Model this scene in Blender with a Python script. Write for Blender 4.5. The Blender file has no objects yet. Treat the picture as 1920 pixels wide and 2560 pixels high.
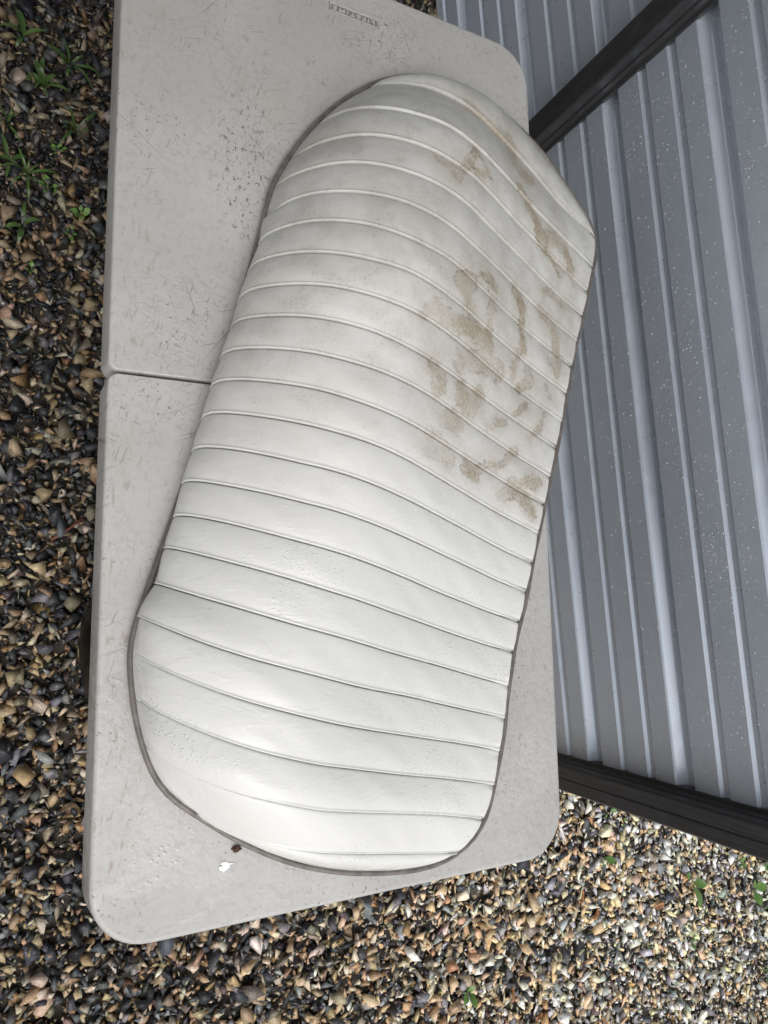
import bpy, bmesh, math, random
import numpy as np
from mathutils import Vector, Matrix
R = math.radians
rng = np.random.default_rng(7)
random.seed(7)
scene = bpy.context.scene
COL = scene.collection

# ------------------------------------------------------------------ camera
cam_data = bpy.data.cameras.new("camera")
cam = bpy.data.objects.new("camera", cam_data)
COL.objects.link(cam)
cam_data.sensor_fit = 'HORIZONTAL'
cam_data.sensor_width = 36.0
cam_data.lens = 32.97
cam_data.clip_start = 0.02
cam_data.clip_end = 500.0
cam.matrix_world = Matrix(((0.89606, -0.04284, -0.44185, -0.06697),
                           (-0.01569, 0.99165, -0.12797, -0.26441),
                           (0.44365, 0.12160, 0.88791, 1.55691),
                           (0, 0, 0, 1)))
scene.camera = cam

# ------------------------------------------------------------------ sky and sun (overcast, brightest over the open end of the yard)
SUN_TO = Vector((-0.14, -0.66, 0.95)).normalized()
elev = math.asin(SUN_TO.z)
azim = math.atan2(SUN_TO.x, SUN_TO.y)
world = bpy.data.worlds.new("World")
scene.world = world
world.use_nodes = True
wn = world.node_tree.nodes
wl = world.node_tree.links
wn.clear()
sky = wn.new('ShaderNodeTexSky')
sky.sky_type = 'NISHITA'
sky.sun_disc = False
sky.sun_elevation = elev
sky.sun_rotation = azim
sky.dust_density = 6.0
sky.air_density = 1.0
hsv = wn.new('ShaderNodeHueSaturation')
hsv.inputs['Saturation'].default_value = 0.30
bg = wn.new('ShaderNodeBackground')
bg.inputs['Strength'].default_value = 0.13
wo = wn.new('ShaderNodeOutputWorld')
wl.new(sky.outputs[0], hsv.inputs['Color'])
cloud = wn.new('ShaderNodeMix')
cloud.data_type = 'RGBA'
cloud.inputs[0].default_value = 0.55          # even cloud deck over the clear-sky gradient
cloud.inputs[7].default_value = (4.6, 4.65, 4.7, 1.0)
wl.new(hsv.outputs[0], cloud.inputs[6])
wl.new(cloud.outputs[2], bg.inputs[0])
wl.new(bg.outputs[0], wo.inputs[0])
sun_data = bpy.data.lights.new("sun", 'SUN')
sun_data.energy = 1.35
sun_data.angle = R(50)
sun_data.color = (1.0, 0.975, 0.94)
sun = bpy.data.objects.new("sun", sun_data)
COL.objects.link(sun)
sun.rotation_euler = SUN_TO.to_track_quat('Z', 'Y').to_euler()
scene.view_settings.view_transform = 'Standard'
scene.view_settings.look = 'None'
scene.view_settings.gamma = 1.0
scene.view_settings.use_curve_mapping = False
scene.view_settings.exposure = 0.18
cy = scene.cycles
cy.max_bounces = 7; cy.diffuse_bounces = 3; cy.glossy_bounces = 3; cy.transmission_bounces = 6
cy.caustics_reflective = False; cy.caustics_refractive = False

SEAMS=[[(7255,3230,7490),(7122,3273,7511),(6989,3315,7532),(6854,3355,7553),(6720,3393,7574),(6587,3434,7600),(6455,3476,7630),(6325,3518,7665),(6195,3560,7703),(6067,3602,7744),(5938,3645,7786),(5809,3686,7827),(5680,3726,7866),(5550,3767,7904),(5420,3808,7941),(5289,3849,7976),(5157,3889,8010),(5026,3930,8042),(4895,3973,8074),(4764,4018,8103),(4631,4062,8125),(4497,4105,8138),(4362,4147,8142),(4228,4190,8134),(4095,4233,8113),(3965,4276,8077),(3840,4319,8026),(3720,4355,7962),(3605,4390,7887),(3498,4425,7801),(3400,4458,7705),(3314,4479,7595),(3248,4488,7470)],
[(7179,2683,7490),(7019,2718,7545),(6859,2751,7599),(6699,2785,7653),(6538,2818,7706),(6378,2851,7759),(6217,2885,7813),(6057,2918,7867),(5897,2950,7921),(5737,2982,7977),(5578,3016,8035),(5421,3051,8096),(5264,3087,8158),(5106,3120,8220),(4948,3153,8281),(4790,3187,8341),(4632,3222,8398),(4472,3258,8452),(4309,3293,8498),(4145,3330,8534),(3979,3369,8558),(3810,3405,8563),(3642,3438,8547),(3477,3470,8510),(3316,3504,8457),(3163,3539,8387),(3019,3573,8299),(2888,3607,8192),(2773,3639,8068),(2672,3664,7930),(2582,3677,7784),(2504,3680,7630),(2441,3680,7470)],
[(7054,2246,7490),(6884,2274,7547),(6714,2303,7605),(6545,2333,7663),(6376,2366,7723),(6208,2400,7783),(6040,2433,7845),(5873,2465,7908),(5706,2496,7972),(5539,2527,8036),(5372,2556,8102),(5206,2586,8169),(5040,2619,8237),(4875,2653,8306),(4710,2688,8374),(4545,2722,8441),(4378,2756,8505),(4209,2789,8563),(4037,2819,8611),(3861,2849,8647),(3683,2880,8667),(3505,2913,8668),(3327,2944,8648),(3153,2975,8607),(2985,3006,8545),(2826,3034,8462),(2679,3059,8359),(2546,3080,8237),(2427,3095,8100),(2320,3104,7953),(2224,3111,7799),(2141,3122,7638),(2073,3134,7470)],
[(6895,1818,7490),(6720,1848,7550),(6546,1877,7611),(6372,1907,7674),(6199,1937,7737),(6028,1970,7804),(5857,2004,7872),(5686,2037,7941),(5516,2070,8012),(5347,2103,8083),(5178,2136,8156),(5008,2164,8228),(4838,2190,8301),(4668,2218,8375),(4499,2248,8448),(4330,2282,8521),(4160,2316,8590),(3986,2347,8652),(3808,2375,8702),(3627,2401,8738),(3443,2427,8756),(3258,2454,8753),(3075,2481,8728),(2896,2510,8682),(2725,2539,8612),(2565,2565,8520),(2419,2588,8406),(2289,2608,8274),(2173,2622,8128),(2069,2635,7973),(1975,2650,7812),(1895,2669,7645),(1830,2687,7470)],
[(6764,1375,7490),(6589,1406,7554),(6414,1436,7618),(6238,1464,7683),(6064,1492,7750),(5890,1522,7819),(5717,1552,7890),(5546,1583,7963),(5375,1614,8038),(5204,1645,8114),(5034,1675,8191),(4865,1705,8269),(4695,1734,8347),(4525,1761,8425),(4354,1786,8502),(4183,1813,8579),(4011,1845,8652),(3837,1879,8716),(3658,1913,8767),(3475,1947,8802),(3290,1982,8818),(3105,2017,8813),(2920,2048,8785),(2740,2076,8734),(2569,2103,8660),(2410,2130,8562),(2267,2159,8442),(2141,2187,8303),(2031,2208,8151),(1932,2218,7990),(1842,2214,7824),(1767,2205,7651),(1712,2199,7470)],
[(6619,945,7490),(6443,975,7556),(6268,1006,7622),(6092,1036,7689),(5917,1065,7757),(5743,1093,7827),(5569,1120,7899),(5396,1147,7973),(5224,1175,8049),(5054,1205,8127),(4884,1237,8208),(4715,1269,8289),(4546,1300,8370),(4377,1330,8452),(4208,1362,8532),(4039,1397,8611),(3867,1434,8685),(3692,1465,8750),(3511,1491,8803),(3326,1517,8839),(3140,1549,8854),(2953,1584,8848),(2769,1621,8819),(2590,1657,8767),(2418,1689,8692),(2259,1718,8592),(2116,1747,8470),(1990,1772,8331),(1880,1792,8177),(1783,1805,8014),(1701,1811,7843),(1653,1811,7660),(1659,1805,7470)],
[(6502,506,7490),(6326,538,7556),(6150,568,7623),(5974,599,7690),(5799,631,7759),(5624,663,7829),(5450,696,7901),(5277,729,7975),(5105,762,8051),(4934,793,8129),(4763,823,8209),(4594,853,8291),(4424,885,8374),(4255,918,8456),(4086,952,8537),(3914,984,8615),(3740,1014,8687),(3564,1047,8752),(3384,1084,8804),(3201,1122,8841),(3014,1156,8858),(2825,1184,8851),(2638,1210,8821),(2458,1241,8768),(2287,1274,8691),(2127,1306,8592),(1982,1336,8471),(1854,1364,8332),(1743,1388,8179),(1645,1408,8017),(1562,1418,7845),(1518,1414,7660),(1528,1405,7470)],
[(6361,59,7490),(6186,93,7555),(6012,127,7621),(5838,161,7688),(5665,196,7756),(5492,230,7826),(5320,262,7896),(5147,292,7968),(4976,324,8041),(4806,359,8118),(4638,395,8197),(4470,431,8277),(4303,466,8358),(4135,502,8438),(3966,537,8516),(3796,570,8591),(3623,605,8661),(3448,641,8723),(3269,675,8774),(3086,708,8811),(2901,742,8827),(2715,775,8821),(2531,811,8791),(2353,847,8740),(2183,882,8665),(2023,912,8569),(1877,940,8451),(1748,967,8316),(1634,994,8168),(1532,1018,8009),(1446,1029,7841),(1402,1024,7658),(1413,1014,7470)],
[(6248,-369,7490),(6075,-334,7552),(5902,-298,7616),(5731,-259,7681),(5560,-221,7748),(5389,-186,7816),(5218,-154,7885),(5048,-119,7956),(4878,-86,8028),(4709,-52,8102),(4541,-19,8179),(4374,15,8256),(4207,48,8334),(4039,80,8412),(3871,113,8487),(3702,148,8560),(3530,183,8627),(3357,220,8686),(3179,258,8734),(3000,298,8769),(2818,341,8784),(2636,386,8777),(2456,427,8749),(2278,466,8702),(2109,502,8632),(1950,536,8539),(1803,565,8426),(1670,593,8297),(1552,621,8154),(1447,647,8002),(1358,664,7837),(1312,668,7657),(1323,662,7470)],
[(6120,-810,7490),(5948,-772,7549),(5776,-735,7610),(5605,-697,7672),(5434,-661,7737),(5264,-624,7803),(5096,-585,7872),(4929,-545,7943),(4762,-506,8015),(4594,-470,8088),(4428,-434,8162),(4262,-395,8238),(4097,-355,8314),(3932,-318,8390),(3765,-279,8464),(3598,-239,8535),(3429,-200,8601),(3256,-163,8659),(3080,-126,8705),(2900,-88,8736),(2719,-50,8748),(2537,-12,8739),(2357,25,8712),(2181,64,8666),(2012,103,8599),(1853,139,8510),(1705,172,8402),(1569,203,8279),(1447,233,8142),(1338,261,7994),(1246,279,7834),(1198,283,7655),(1208,277,7470)],
[(6002,-1248,7490),(5830,-1209,7546),(5658,-1170,7603),(5487,-1131,7663),(5318,-1091,7725),(5149,-1051,7791),(4982,-1011,7860),(4816,-971,7930),(4649,-933,8002),(4483,-896,8075),(4317,-857,8149),(4152,-818,8223),(3987,-779,8297),(3822,-741,8372),(3656,-703,8445),(3490,-664,8517),(3322,-622,8583),(3150,-581,8639),(2975,-540,8684),(2797,-499,8712),(2617,-458,8722),(2438,-414,8711),(2260,-369,8682),(2087,-324,8635),(1919,-284,8568),(1758,-248,8484),(1608,-213,8382),(1468,-179,8265),(1342,-146,8134),(1229,-118,7990),(1135,-99,7832),(1086,-94,7654),(1096,-100,7470)],
[(5847,-1665,7490),(5677,-1623,7542),(5508,-1582,7596),(5339,-1542,7653),(5172,-1502,7714),(5006,-1463,7779),(4841,-1424,7847),(4677,-1384,7918),(4514,-1343,7989),(4351,-1303,8062),(4189,-1262,8135),(4026,-1222,8208),(3864,-1182,8281),(3701,-1142,8353),(3538,-1101,8425),(3374,-1059,8493),(3209,-1016,8558),(3040,-973,8613),(2868,-930,8657),(2693,-888,8685),(2515,-846,8694),(2338,-805,8681),(2163,-763,8648),(1993,-721,8599),(1827,-681,8533),(1668,-643,8452),(1517,-607,8356),(1377,-570,8245),(1249,-535,8119),(1134,-504,7981),(1039,-483,7826),(990,-479,7652),(1000,-486,7470)],
[(5711,-2092,7488),(5542,-2051,7536),(5374,-2010,7587),(5207,-1968,7642),(5042,-1925,7702),(4879,-1882,7766),(4717,-1839,7833),(4556,-1797,7902),(4395,-1755,7972),(4234,-1713,8043),(4073,-1672,8114),(3912,-1632,8184),(3751,-1591,8255),(3589,-1550,8325),(3428,-1509,8394),(3265,-1468,8460),(3100,-1427,8521),(2933,-1385,8574),(2762,-1343,8616),(2589,-1299,8644),(2415,-1255,8653),(2240,-1211,8641),(2067,-1170,8608),(1898,-1132,8558),(1734,-1091,8496),(1575,-1049,8420),(1424,-1008,8331),(1282,-969,8227),(1152,-933,8107),(1036,-902,7972),(940,-879,7822),(889,-872,7650),(898,-878,7470)],
[(5595,-2503,7487),(5426,-2461,7531),(5259,-2420,7579),(5093,-2378,7632),(4929,-2336,7690),(4767,-2291,7751),(4606,-2246,7816),(4446,-2203,7882),(4285,-2161,7949),(4125,-2119,8016),(3964,-2078,8084),(3804,-2036,8151),(3644,-1994,8219),(3483,-1952,8286),(3322,-1911,8352),(3160,-1869,8415),(2996,-1827,8473),(2830,-1785,8524),(2661,-1742,8566),(2490,-1699,8594),(2317,-1655,8606),(2144,-1612,8598),(1972,-1572,8570),(1803,-1530,8526),(1640,-1487,8468),(1481,-1445,8397),(1329,-1405,8311),(1187,-1365,8210),(1057,-1327,8093),(940,-1291,7963),(840,-1264,7817),(786,-1253,7648),(794,-1258,7470)],
[(5412,-2909,7488),(5247,-2869,7535),(5083,-2830,7582),(4919,-2790,7631),(4757,-2749,7684),(4597,-2707,7742),(4437,-2665,7803),(4279,-2624,7865),(4120,-2583,7928),(3962,-2543,7992),(3804,-2501,8057),(3647,-2457,8123),(3491,-2413,8188),(3334,-2368,8254),(3177,-2325,8318),(3018,-2281,8379),(2858,-2237,8436),(2696,-2193,8486),(2531,-2149,8528),(2364,-2104,8557),(2195,-2061,8570),(2025,-2017,8566),(1856,-1974,8543),(1691,-1929,8503),(1531,-1883,8449),(1376,-1838,8379),(1230,-1793,8294),(1092,-1750,8194),(966,-1711,8079),(851,-1676,7952),(751,-1650,7810),(696,-1640,7645),(705,-1646,7470)],
[(5328,-3336,7490),(5163,-3296,7534),(4998,-3255,7578),(4833,-3215,7626),(4671,-3174,7679),(4510,-3132,7735),(4349,-3090,7793),(4190,-3048,7853),(4031,-3005,7914),(3872,-2962,7977),(3715,-2918,8040),(3557,-2874,8104),(3399,-2830,8169),(3242,-2787,8233),(3083,-2744,8295),(2924,-2700,8356),(2764,-2654,8413),(2602,-2609,8463),(2438,-2563,8504),(2271,-2518,8534),(2102,-2471,8549),(1934,-2422,8547),(1767,-2371,8528),(1602,-2321,8493),(1441,-2272,8442),(1286,-2224,8374),(1139,-2178,8291),(1002,-2133,8190),(876,-2090,8075),(762,-2050,7949),(662,-2015,7809),(605,-1997,7645),(612,-1998,7470)],
[(5236,-3771,7490),(5070,-3731,7531),(4904,-3691,7575),(4740,-3648,7623),(4579,-3604,7676),(4418,-3560,7731),(4258,-3515,7788),(4099,-3471,7848),(3940,-3428,7908),(3780,-3385,7970),(3622,-3344,8032),(3463,-3303,8096),(3304,-3262,8159),(3146,-3220,8223),(2987,-3177,8285),(2829,-3131,8345),(2669,-3085,8402),(2507,-3039,8452),(2343,-2992,8493),(2176,-2946,8523),(2007,-2899,8539),(1838,-2851,8539),(1671,-2800,8521),(1507,-2748,8486),(1348,-2695,8435),(1194,-2643,8368),(1047,-2593,8286),(909,-2545,8188),(784,-2497,8075),(671,-2453,7948),(574,-2412,7807),(516,-2385,7645),(520,-2382,7470)],
[(5135,-4204,7490),(4967,-4159,7529),(4800,-4115,7572),(4634,-4071,7621),(4470,-4028,7674),(4306,-3984,7729),(4143,-3941,7786),(3981,-3897,7845),(3819,-3853,7905),(3658,-3808,7966),(3497,-3764,8028),(3336,-3722,8091),(3174,-3682,8155),(3012,-3643,8218),(2850,-3604,8280),(2687,-3563,8340),(2524,-3519,8396),(2360,-3471,8446),(2194,-3422,8487),(2026,-3371,8517),(1856,-3321,8533),(1685,-3271,8534),(1515,-3220,8517),(1348,-3167,8484),(1186,-3111,8436),(1030,-3054,8371),(883,-2995,8290),(746,-2936,8193),(621,-2878,8081),(509,-2823,7953),(415,-2775,7810),(355,-2741,7647),(352,-2732,7470)],
[(5037,-4620,7490),(4871,-4574,7527),(4707,-4529,7571),(4544,-4486,7620),(4381,-4443,7673),(4220,-4401,7728),(4058,-4360,7785),(3898,-4320,7844),(3737,-4279,7904),(3577,-4238,7965),(3418,-4197,8027),(3259,-4157,8090),(3100,-4116,8153),(2941,-4075,8216),(2781,-4034,8278),(2621,-3991,8338),(2460,-3947,8393),(2298,-3901,8443),(2134,-3852,8484),(1968,-3801,8513),(1801,-3749,8529),(1633,-3696,8528),(1467,-3643,8510),(1303,-3588,8475),(1145,-3530,8425),(993,-3470,8360),(850,-3410,8278),(716,-3350,8180),(595,-3292,8067),(489,-3238,7937),(400,-3192,7793),(330,-3155,7636),(277,-3129,7470)],
[(4927,-5044,7490),(4766,-5002,7530),(4605,-4961,7572),(4446,-4919,7618),(4289,-4877,7669),(4132,-4835,7724),(3976,-4793,7779),(3820,-4753,7837),(3664,-4714,7896),(3509,-4676,7956),(3355,-4636,8017),(3201,-4595,8079),(3047,-4553,8141),(2894,-4510,8203),(2740,-4467,8264),(2585,-4424,8323),(2429,-4382,8378),(2270,-4340,8426),(2109,-4298,8464),(1947,-4251,8491),(1785,-4200,8505),(1622,-4148,8507),(1461,-4095,8490),(1303,-4039,8455),(1150,-3981,8406),(1004,-3921,8340),(866,-3861,8259),(738,-3802,8163),(621,-3746,8052),(519,-3694,7925),(434,-3649,7784),(368,-3614,7631),(315,-3588,7470)],
[(4769,-5472,7490),(4617,-5427,7527),(4467,-5381,7566),(4317,-5337,7611),(4169,-5293,7661),(4021,-5251,7714),(3874,-5210,7768),(3727,-5171,7824),(3580,-5133,7882),(3434,-5095,7940),(3288,-5057,8000),(3142,-5019,8060),(2996,-4982,8120),(2850,-4945,8180),(2703,-4907,8239),(2556,-4869,8296),(2408,-4831,8349),(2257,-4793,8396),(2104,-4753,8433),(1951,-4707,8459),(1797,-4657,8474),(1643,-4608,8473),(1489,-4560,8455),(1338,-4511,8421),(1192,-4460,8371),(1054,-4407,8307),(923,-4352,8227),(804,-4296,8133),(695,-4242,8025),(600,-4192,7904),(521,-4148,7769),(461,-4112,7623),(414,-4086,7470)],
[(4374,-5821,7490),(4255,-5796,7509),(4136,-5771,7530),(4018,-5745,7557),(3904,-5716,7592),(3791,-5687,7631),(3678,-5657,7672),(3566,-5627,7714),(3454,-5597,7758),(3343,-5566,7802),(3232,-5536,7846),(3121,-5505,7891),(3011,-5474,7936),(2900,-5444,7982),(2789,-5413,8026),(2677,-5382,8068),(2565,-5351,8108),(2451,-5320,8144),(2335,-5289,8173),(2217,-5259,8195),(2099,-5228,8206),(1979,-5196,8206),(1861,-5165,8194),(1744,-5133,8170),(1630,-5100,8136),(1521,-5064,8089),(1419,-5027,8031),(1323,-4992,7962),(1236,-4960,7881),(1157,-4930,7791),(1090,-4901,7692),(1034,-4876,7584),(991,-4859,7470)]]
OUTLINE=[(5144,-4245,7490),(5111,-4400,7490),(5073,-4553,7490),(5033,-4707,7490),(4991,-4859,7490),(4948,-5012,7490),(4901,-5162,7490),(4846,-5310,7490),(4776,-5449,7490),(4686,-5575,7490),(4577,-5683,7490),(4451,-5772,7490),(4311,-5840,7490),(4163,-5885,7490),(4009,-5911,7490),(3852,-5921,7490),(3694,-5920,7490),(3536,-5911,7490),(3379,-5897,7490),(3222,-5877,7490),(3066,-5852,7490),(2910,-5823,7490),(2756,-5787,7490),(2603,-5747,7490),(2452,-5701,7490),(2302,-5651,7490),(2155,-5594,7490),(2011,-5529,7490),(1871,-5457,7490),(1732,-5380,7490),(1596,-5301,7490),(1462,-5217,7490),(1331,-5128,7490),(1204,-5034,7490),(1077,-4940,7490),(951,-4845,7490),(828,-4747,7490),(716,-4639,7490),(621,-4516,7490),(546,-4380,7490),(487,-4235,7490),(437,-4085,7490),(395,-3933,7490),(360,-3779,7490),(333,-3623,7490),(312,-3466,7490),(298,-3309,7490),(294,-3152,7490),(306,-2996,7490),(336,-2843,7490),(378,-2691,7490),(425,-2540,7490),(472,-2389,7490),(520,-2238,7490),(568,-2087,7490),(615,-1936,7490),(662,-1785,7490),(709,-1634,7490),(755,-1482,7490),(801,-1331,7490),(847,-1179,7490),(892,-1027,7490),(936,-875,7490),(980,-723,7490),(1024,-571,7490),(1067,-419,7490),(1110,-266,7490),(1152,-114,7490),(1194,39,7490),(1235,192,7490),(1276,345,7490),(1316,498,7490),(1356,651,7490),(1395,804,7490),(1435,958,7490),(1473,1111,7490),(1512,1265,7490),(1550,1419,7490),(1588,1572,7490),(1625,1726,7490),(1663,1880,7490),(1699,2034,7490),(1733,2188,7490),(1765,2343,7490),(1800,2496,7490),(1845,2647,7490),(1904,2792,7490),(1972,2935,7490),(2046,3075,7490),(2123,3213,7490),(2203,3350,7490),(2287,3483,7490),(2377,3613,7490),(2471,3741,7490),(2568,3866,7490),(2669,3987,7490),(2775,4104,7490),(2888,4215,7490),(3004,4321,7490),(3124,4425,7490),(3246,4526,7490),(3371,4621,7490),(3503,4708,7490),(3640,4785,7490),(3782,4852,7490),(3929,4908,7490),(4080,4952,7490),(4234,4981,7490),(4390,4998,7490),(4547,5006,7490),(4705,5007,7490),(4863,5000,7490),(5020,4985,7490),(5175,4959,7490),(5327,4919,7490),(5474,4865,7490),(5616,4797,7490),(5755,4721,7490),(5889,4638,7490),(6020,4549,7490),(6148,4456,7490),(6272,4358,7490),(6393,4257,7490),(6510,4151,7490),(6624,4040,7490),(6734,3927,7490),(6842,3811,7490),(6950,3696,7490),(7055,3579,7490),(7150,3457,7490),(7221,3325,7490),(7260,3180,7490),(7267,3028,7490),(7247,2875,7490),(7209,2725,7490),(7161,2577,7490),(7113,2427,7490),(7068,2276,7490),(7023,2124,7490),(6976,1972,7490),(6928,1822,7490),(6877,1672,7490),(6826,1522,7490),(6776,1372,7490),(6728,1221,7490),(6681,1070,7490),(6636,918,7490),(6591,766,7490),(6548,614,7490),(6507,461,7490),(6467,308,7490),(6427,155,7490),(6384,3,7490),(6339,-149,7490),(6292,-300,7490),(6244,-451,7490),(6197,-602,7490),(6149,-753,7490),(6101,-904,7490),(6053,-1055,7490),(6005,-1206,7490),(5957,-1357,7490),(5909,-1508,7490),(5862,-1659,7490),(5816,-1810,7490),(5769,-1962,7490),(5724,-2113,7490),(5679,-2265,7490),(5634,-2417,7490),(5589,-2568,7490),(5541,-2719,7490),(5489,-2868,7490),(5436,-3016,7490),(5385,-3166,7490),(5340,-3317,7490),(5300,-3470,7490),(5264,-3624,7490),(5231,-3779,7490),(5201,-3934,7490),(5173,-4090,7490)]
STAINS=[(0.426,0.321,0.448,0.295,0.0033,0.90),(0.426,0.321,0.406,0.286,0.0036,0.90),(0.406,0.286,0.383,0.261,0.0049,0.60),(0.425,0.287,0.448,0.295,0.0036,0.70),(0.351,0.283,0.362,0.277,0.0023,0.50),(0.362,0.277,0.380,0.274,0.0023,0.50),(0.443,0.413,0.463,0.406,0.0052,0.50),(0.463,0.406,0.480,0.401,0.0052,0.50),(0.480,0.401,0.499,0.394,0.0052,0.50),(0.499,0.394,0.516,0.389,0.0052,0.50),(0.522,0.387,0.519,0.354,0.0081,0.55),(0.519,0.354,0.558,0.344,0.0081,0.55),(0.522,0.316,0.540,0.301,0.0046,0.70),(0.542,0.297,0.557,0.281,0.0059,0.75),(0.557,0.281,0.567,0.263,0.0059,0.75),(0.570,0.258,0.618,0.269,0.0073,0.70),(0.618,0.269,0.638,0.261,0.0073,0.70),(0.618,0.269,0.642,0.260,0.0051,0.75),(0.642,0.260,0.653,0.242,0.0051,0.75),(0.577,0.245,0.597,0.237,0.0029,0.80),(0.597,0.237,0.626,0.220,0.0029,0.80),(0.657,0.229,0.660,0.213,0.0024,0.40),(0.580,0.182,0.580,0.166,0.0029,0.60),(0.580,0.182,0.599,0.186,0.0029,0.60),(0.599,0.186,0.615,0.179,0.0029,0.60),(0.615,0.179,0.651,0.177,0.0029,0.60),(0.575,0.151,0.603,0.139,0.0059,0.50),(0.603,0.139,0.615,0.121,0.0059,0.50),(0.615,0.121,0.616,0.095,0.0059,0.50),(0.616,0.095,0.618,0.068,0.0059,0.50),(0.600,0.086,0.624,0.090,0.0061,0.60),(0.386,0.125,0.407,0.135,0.0081,1.00),(0.407,0.135,0.397,0.116,0.0081,1.00),(0.396,0.112,0.410,0.099,0.0039,0.80),(0.414,0.141,0.445,0.155,0.0020,0.70),(0.445,0.155,0.460,0.144,0.0029,0.80),(0.444,0.151,0.446,0.131,0.0015,1.00),(0.457,0.122,0.448,0.091,0.0059,0.80),(0.448,0.091,0.450,0.054,0.0059,0.80),(0.504,0.156,0.523,0.145,0.0052,0.85),(0.523,0.145,0.527,0.117,0.0052,0.85),(0.527,0.117,0.531,0.083,0.0052,0.85),(0.518,0.071,0.509,0.042,0.0059,0.60),(0.545,0.054,0.555,0.041,0.0055,0.90),(0.555,0.041,0.524,0.031,0.0055,0.90),(0.328,0.071,0.353,0.091,0.0039,0.50),(0.349,0.078,0.384,0.071,0.0085,0.55),(0.384,0.071,0.434,0.075,0.0085,0.55),(0.346,0.010,0.362,0.003,0.0073,0.50),(0.362,0.003,0.354,-0.012,0.0073,0.50),(0.396,0.032,0.451,0.042,0.0094,0.55),(0.451,0.042,0.472,0.038,0.0094,0.55),(0.400,-0.005,0.414,-0.019,0.0098,0.50),(0.414,-0.019,0.436,-0.002,0.0098,0.50),(0.368,-0.045,0.394,-0.047,0.0081,0.35),(0.514,-0.010,0.546,0.009,0.0029,0.60),(0.457,-0.039,0.498,-0.022,0.0033,0.50),(0.591,0.007,0.581,-0.013,0.0033,0.70),(0.581,-0.013,0.556,-0.038,0.0033,0.70),(0.593,0.045,0.604,0.036,0.0036,0.40),(0.523,-0.058,0.489,-0.084,0.0042,0.65),(0.489,-0.084,0.439,-0.091,0.0042,0.65),(0.419,-0.097,0.435,-0.105,0.0073,0.60),(0.346,-0.076,0.378,-0.087,0.0098,0.35),(0.491,-0.122,0.529,-0.116,0.0064,0.65),(0.529,-0.116,0.565,-0.132,0.0064,0.65),(0.565,-0.132,0.566,-0.143,0.0064,0.65),(0.516,-0.102,0.548,-0.098,0.0046,0.60),(0.548,-0.098,0.580,-0.097,0.0046,0.60)]

SEAMS = np.array(SEAMS, float) / 10000.0
OUTLINE = np.array(OUTLINE, float) / 10000.0
H = 0.737          # table top height

# ------------------------------------------------------------------ helpers
def tag(o, label=None, cat=None, group=None, kind=None):
    if label: o['label'] = label
    if cat: o['category'] = cat
    if group: o['group'] = group
    if kind: o['kind'] = kind
    return o

def empty(name, loc, label, cat, group=None):
    o = bpy.data.objects.new(name, None)
    o.empty_display_size = 0.05
    COL.objects.link(o)
    o.location = loc
    return tag(o, label, cat, group)

def link_mesh(name, me, mat=None, parent=None):
    if mat is not None and not me.materials: me.materials.append(mat)
    o = bpy.data.objects.new(name, me)
    COL.objects.link(o)
    if parent is not None: o.parent = parent
    return o

def pydata(name, verts, faces, mat=None, parent=None, smooth=False):
    me = bpy.data.meshes.new(name)
    me.from_pydata([tuple(v) for v in verts], [], [tuple(f) for f in faces])
    if smooth:
        me.polygons.foreach_set('use_smooth', [True] * len(me.polygons))
    me.update()
    return link_mesh(name, me, mat, parent)

def fix_normals(me):
    bm = bmesh.new(); bm.from_mesh(me)
    bmesh.ops.recalc_face_normals(bm, faces=bm.faces)
    bm.to_mesh(me); bm.free(); me.update()

def box_data(x0, x1, y0, y1, z0, z1, bev=0.0):
    bm = bmesh.new()
    bmesh.ops.create_cube(bm, size=1.0)
    for v in bm.verts:
        v.co = Vector(((x0 + x1) / 2 + v.co.x * (x1 - x0), (y0 + y1) / 2 + v.co.y * (y1 - y0), (z0 + z1) / 2 + v.co.z * (z1 - z0)))
    if bev > 0:
        bmesh.ops.bevel(bm, geom=list(bm.edges), offset=bev, segments=2, affect='EDGES', profile=0.5)
    me = bpy.data.meshes.new('box')
    bm.to_mesh(me); bm.free()
    return me

def tube(name, pts, rad, mat, parent=None, closed=False, seg=10):
    pts = np.array(pts, float); n = len(pts)
    rad = np.broadcast_to(np.array(rad, float), (n,))
    if closed: tan = np.roll(pts, -1, 0) - np.roll(pts, 1, 0)
    else: tan = np.gradient(pts, axis=0)
    tan /= np.linalg.norm(tan, axis=1)[:, None] + 1e-12
    verts = []; up = np.array([0, 0, 1.0])
    if abs(tan[0] @ up) > 0.9: up = np.array([1.0, 0, 0])
    for i in range(n):
        a = np.cross(tan[i], up)
        if np.linalg.norm(a) < 1e-4: a = np.cross(tan[i], np.array([0, 1.0, 0]))
        a /= np.linalg.norm(a); b = np.cross(a, tan[i])
        for k in range(seg):
            th = 2 * math.pi * k / seg
            verts.append(pts[i] + rad[i] * (math.cos(th) * a + math.sin(th) * b))
    faces = []
    for i in range(n if closed else n - 1):
        j = (i + 1) % n
        for k in range(seg):
            l = (k + 1) % seg
            faces.append((i * seg + k, i * seg + l, j * seg + l, j * seg + k))
    if not closed:
        faces.append(tuple(range(seg))[::-1]); faces.append(tuple((n - 1) * seg + k for k in range(seg)))
    o = pydata(name, verts, faces, mat, parent, True)
    fix_normals(o.data)
    return o

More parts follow.
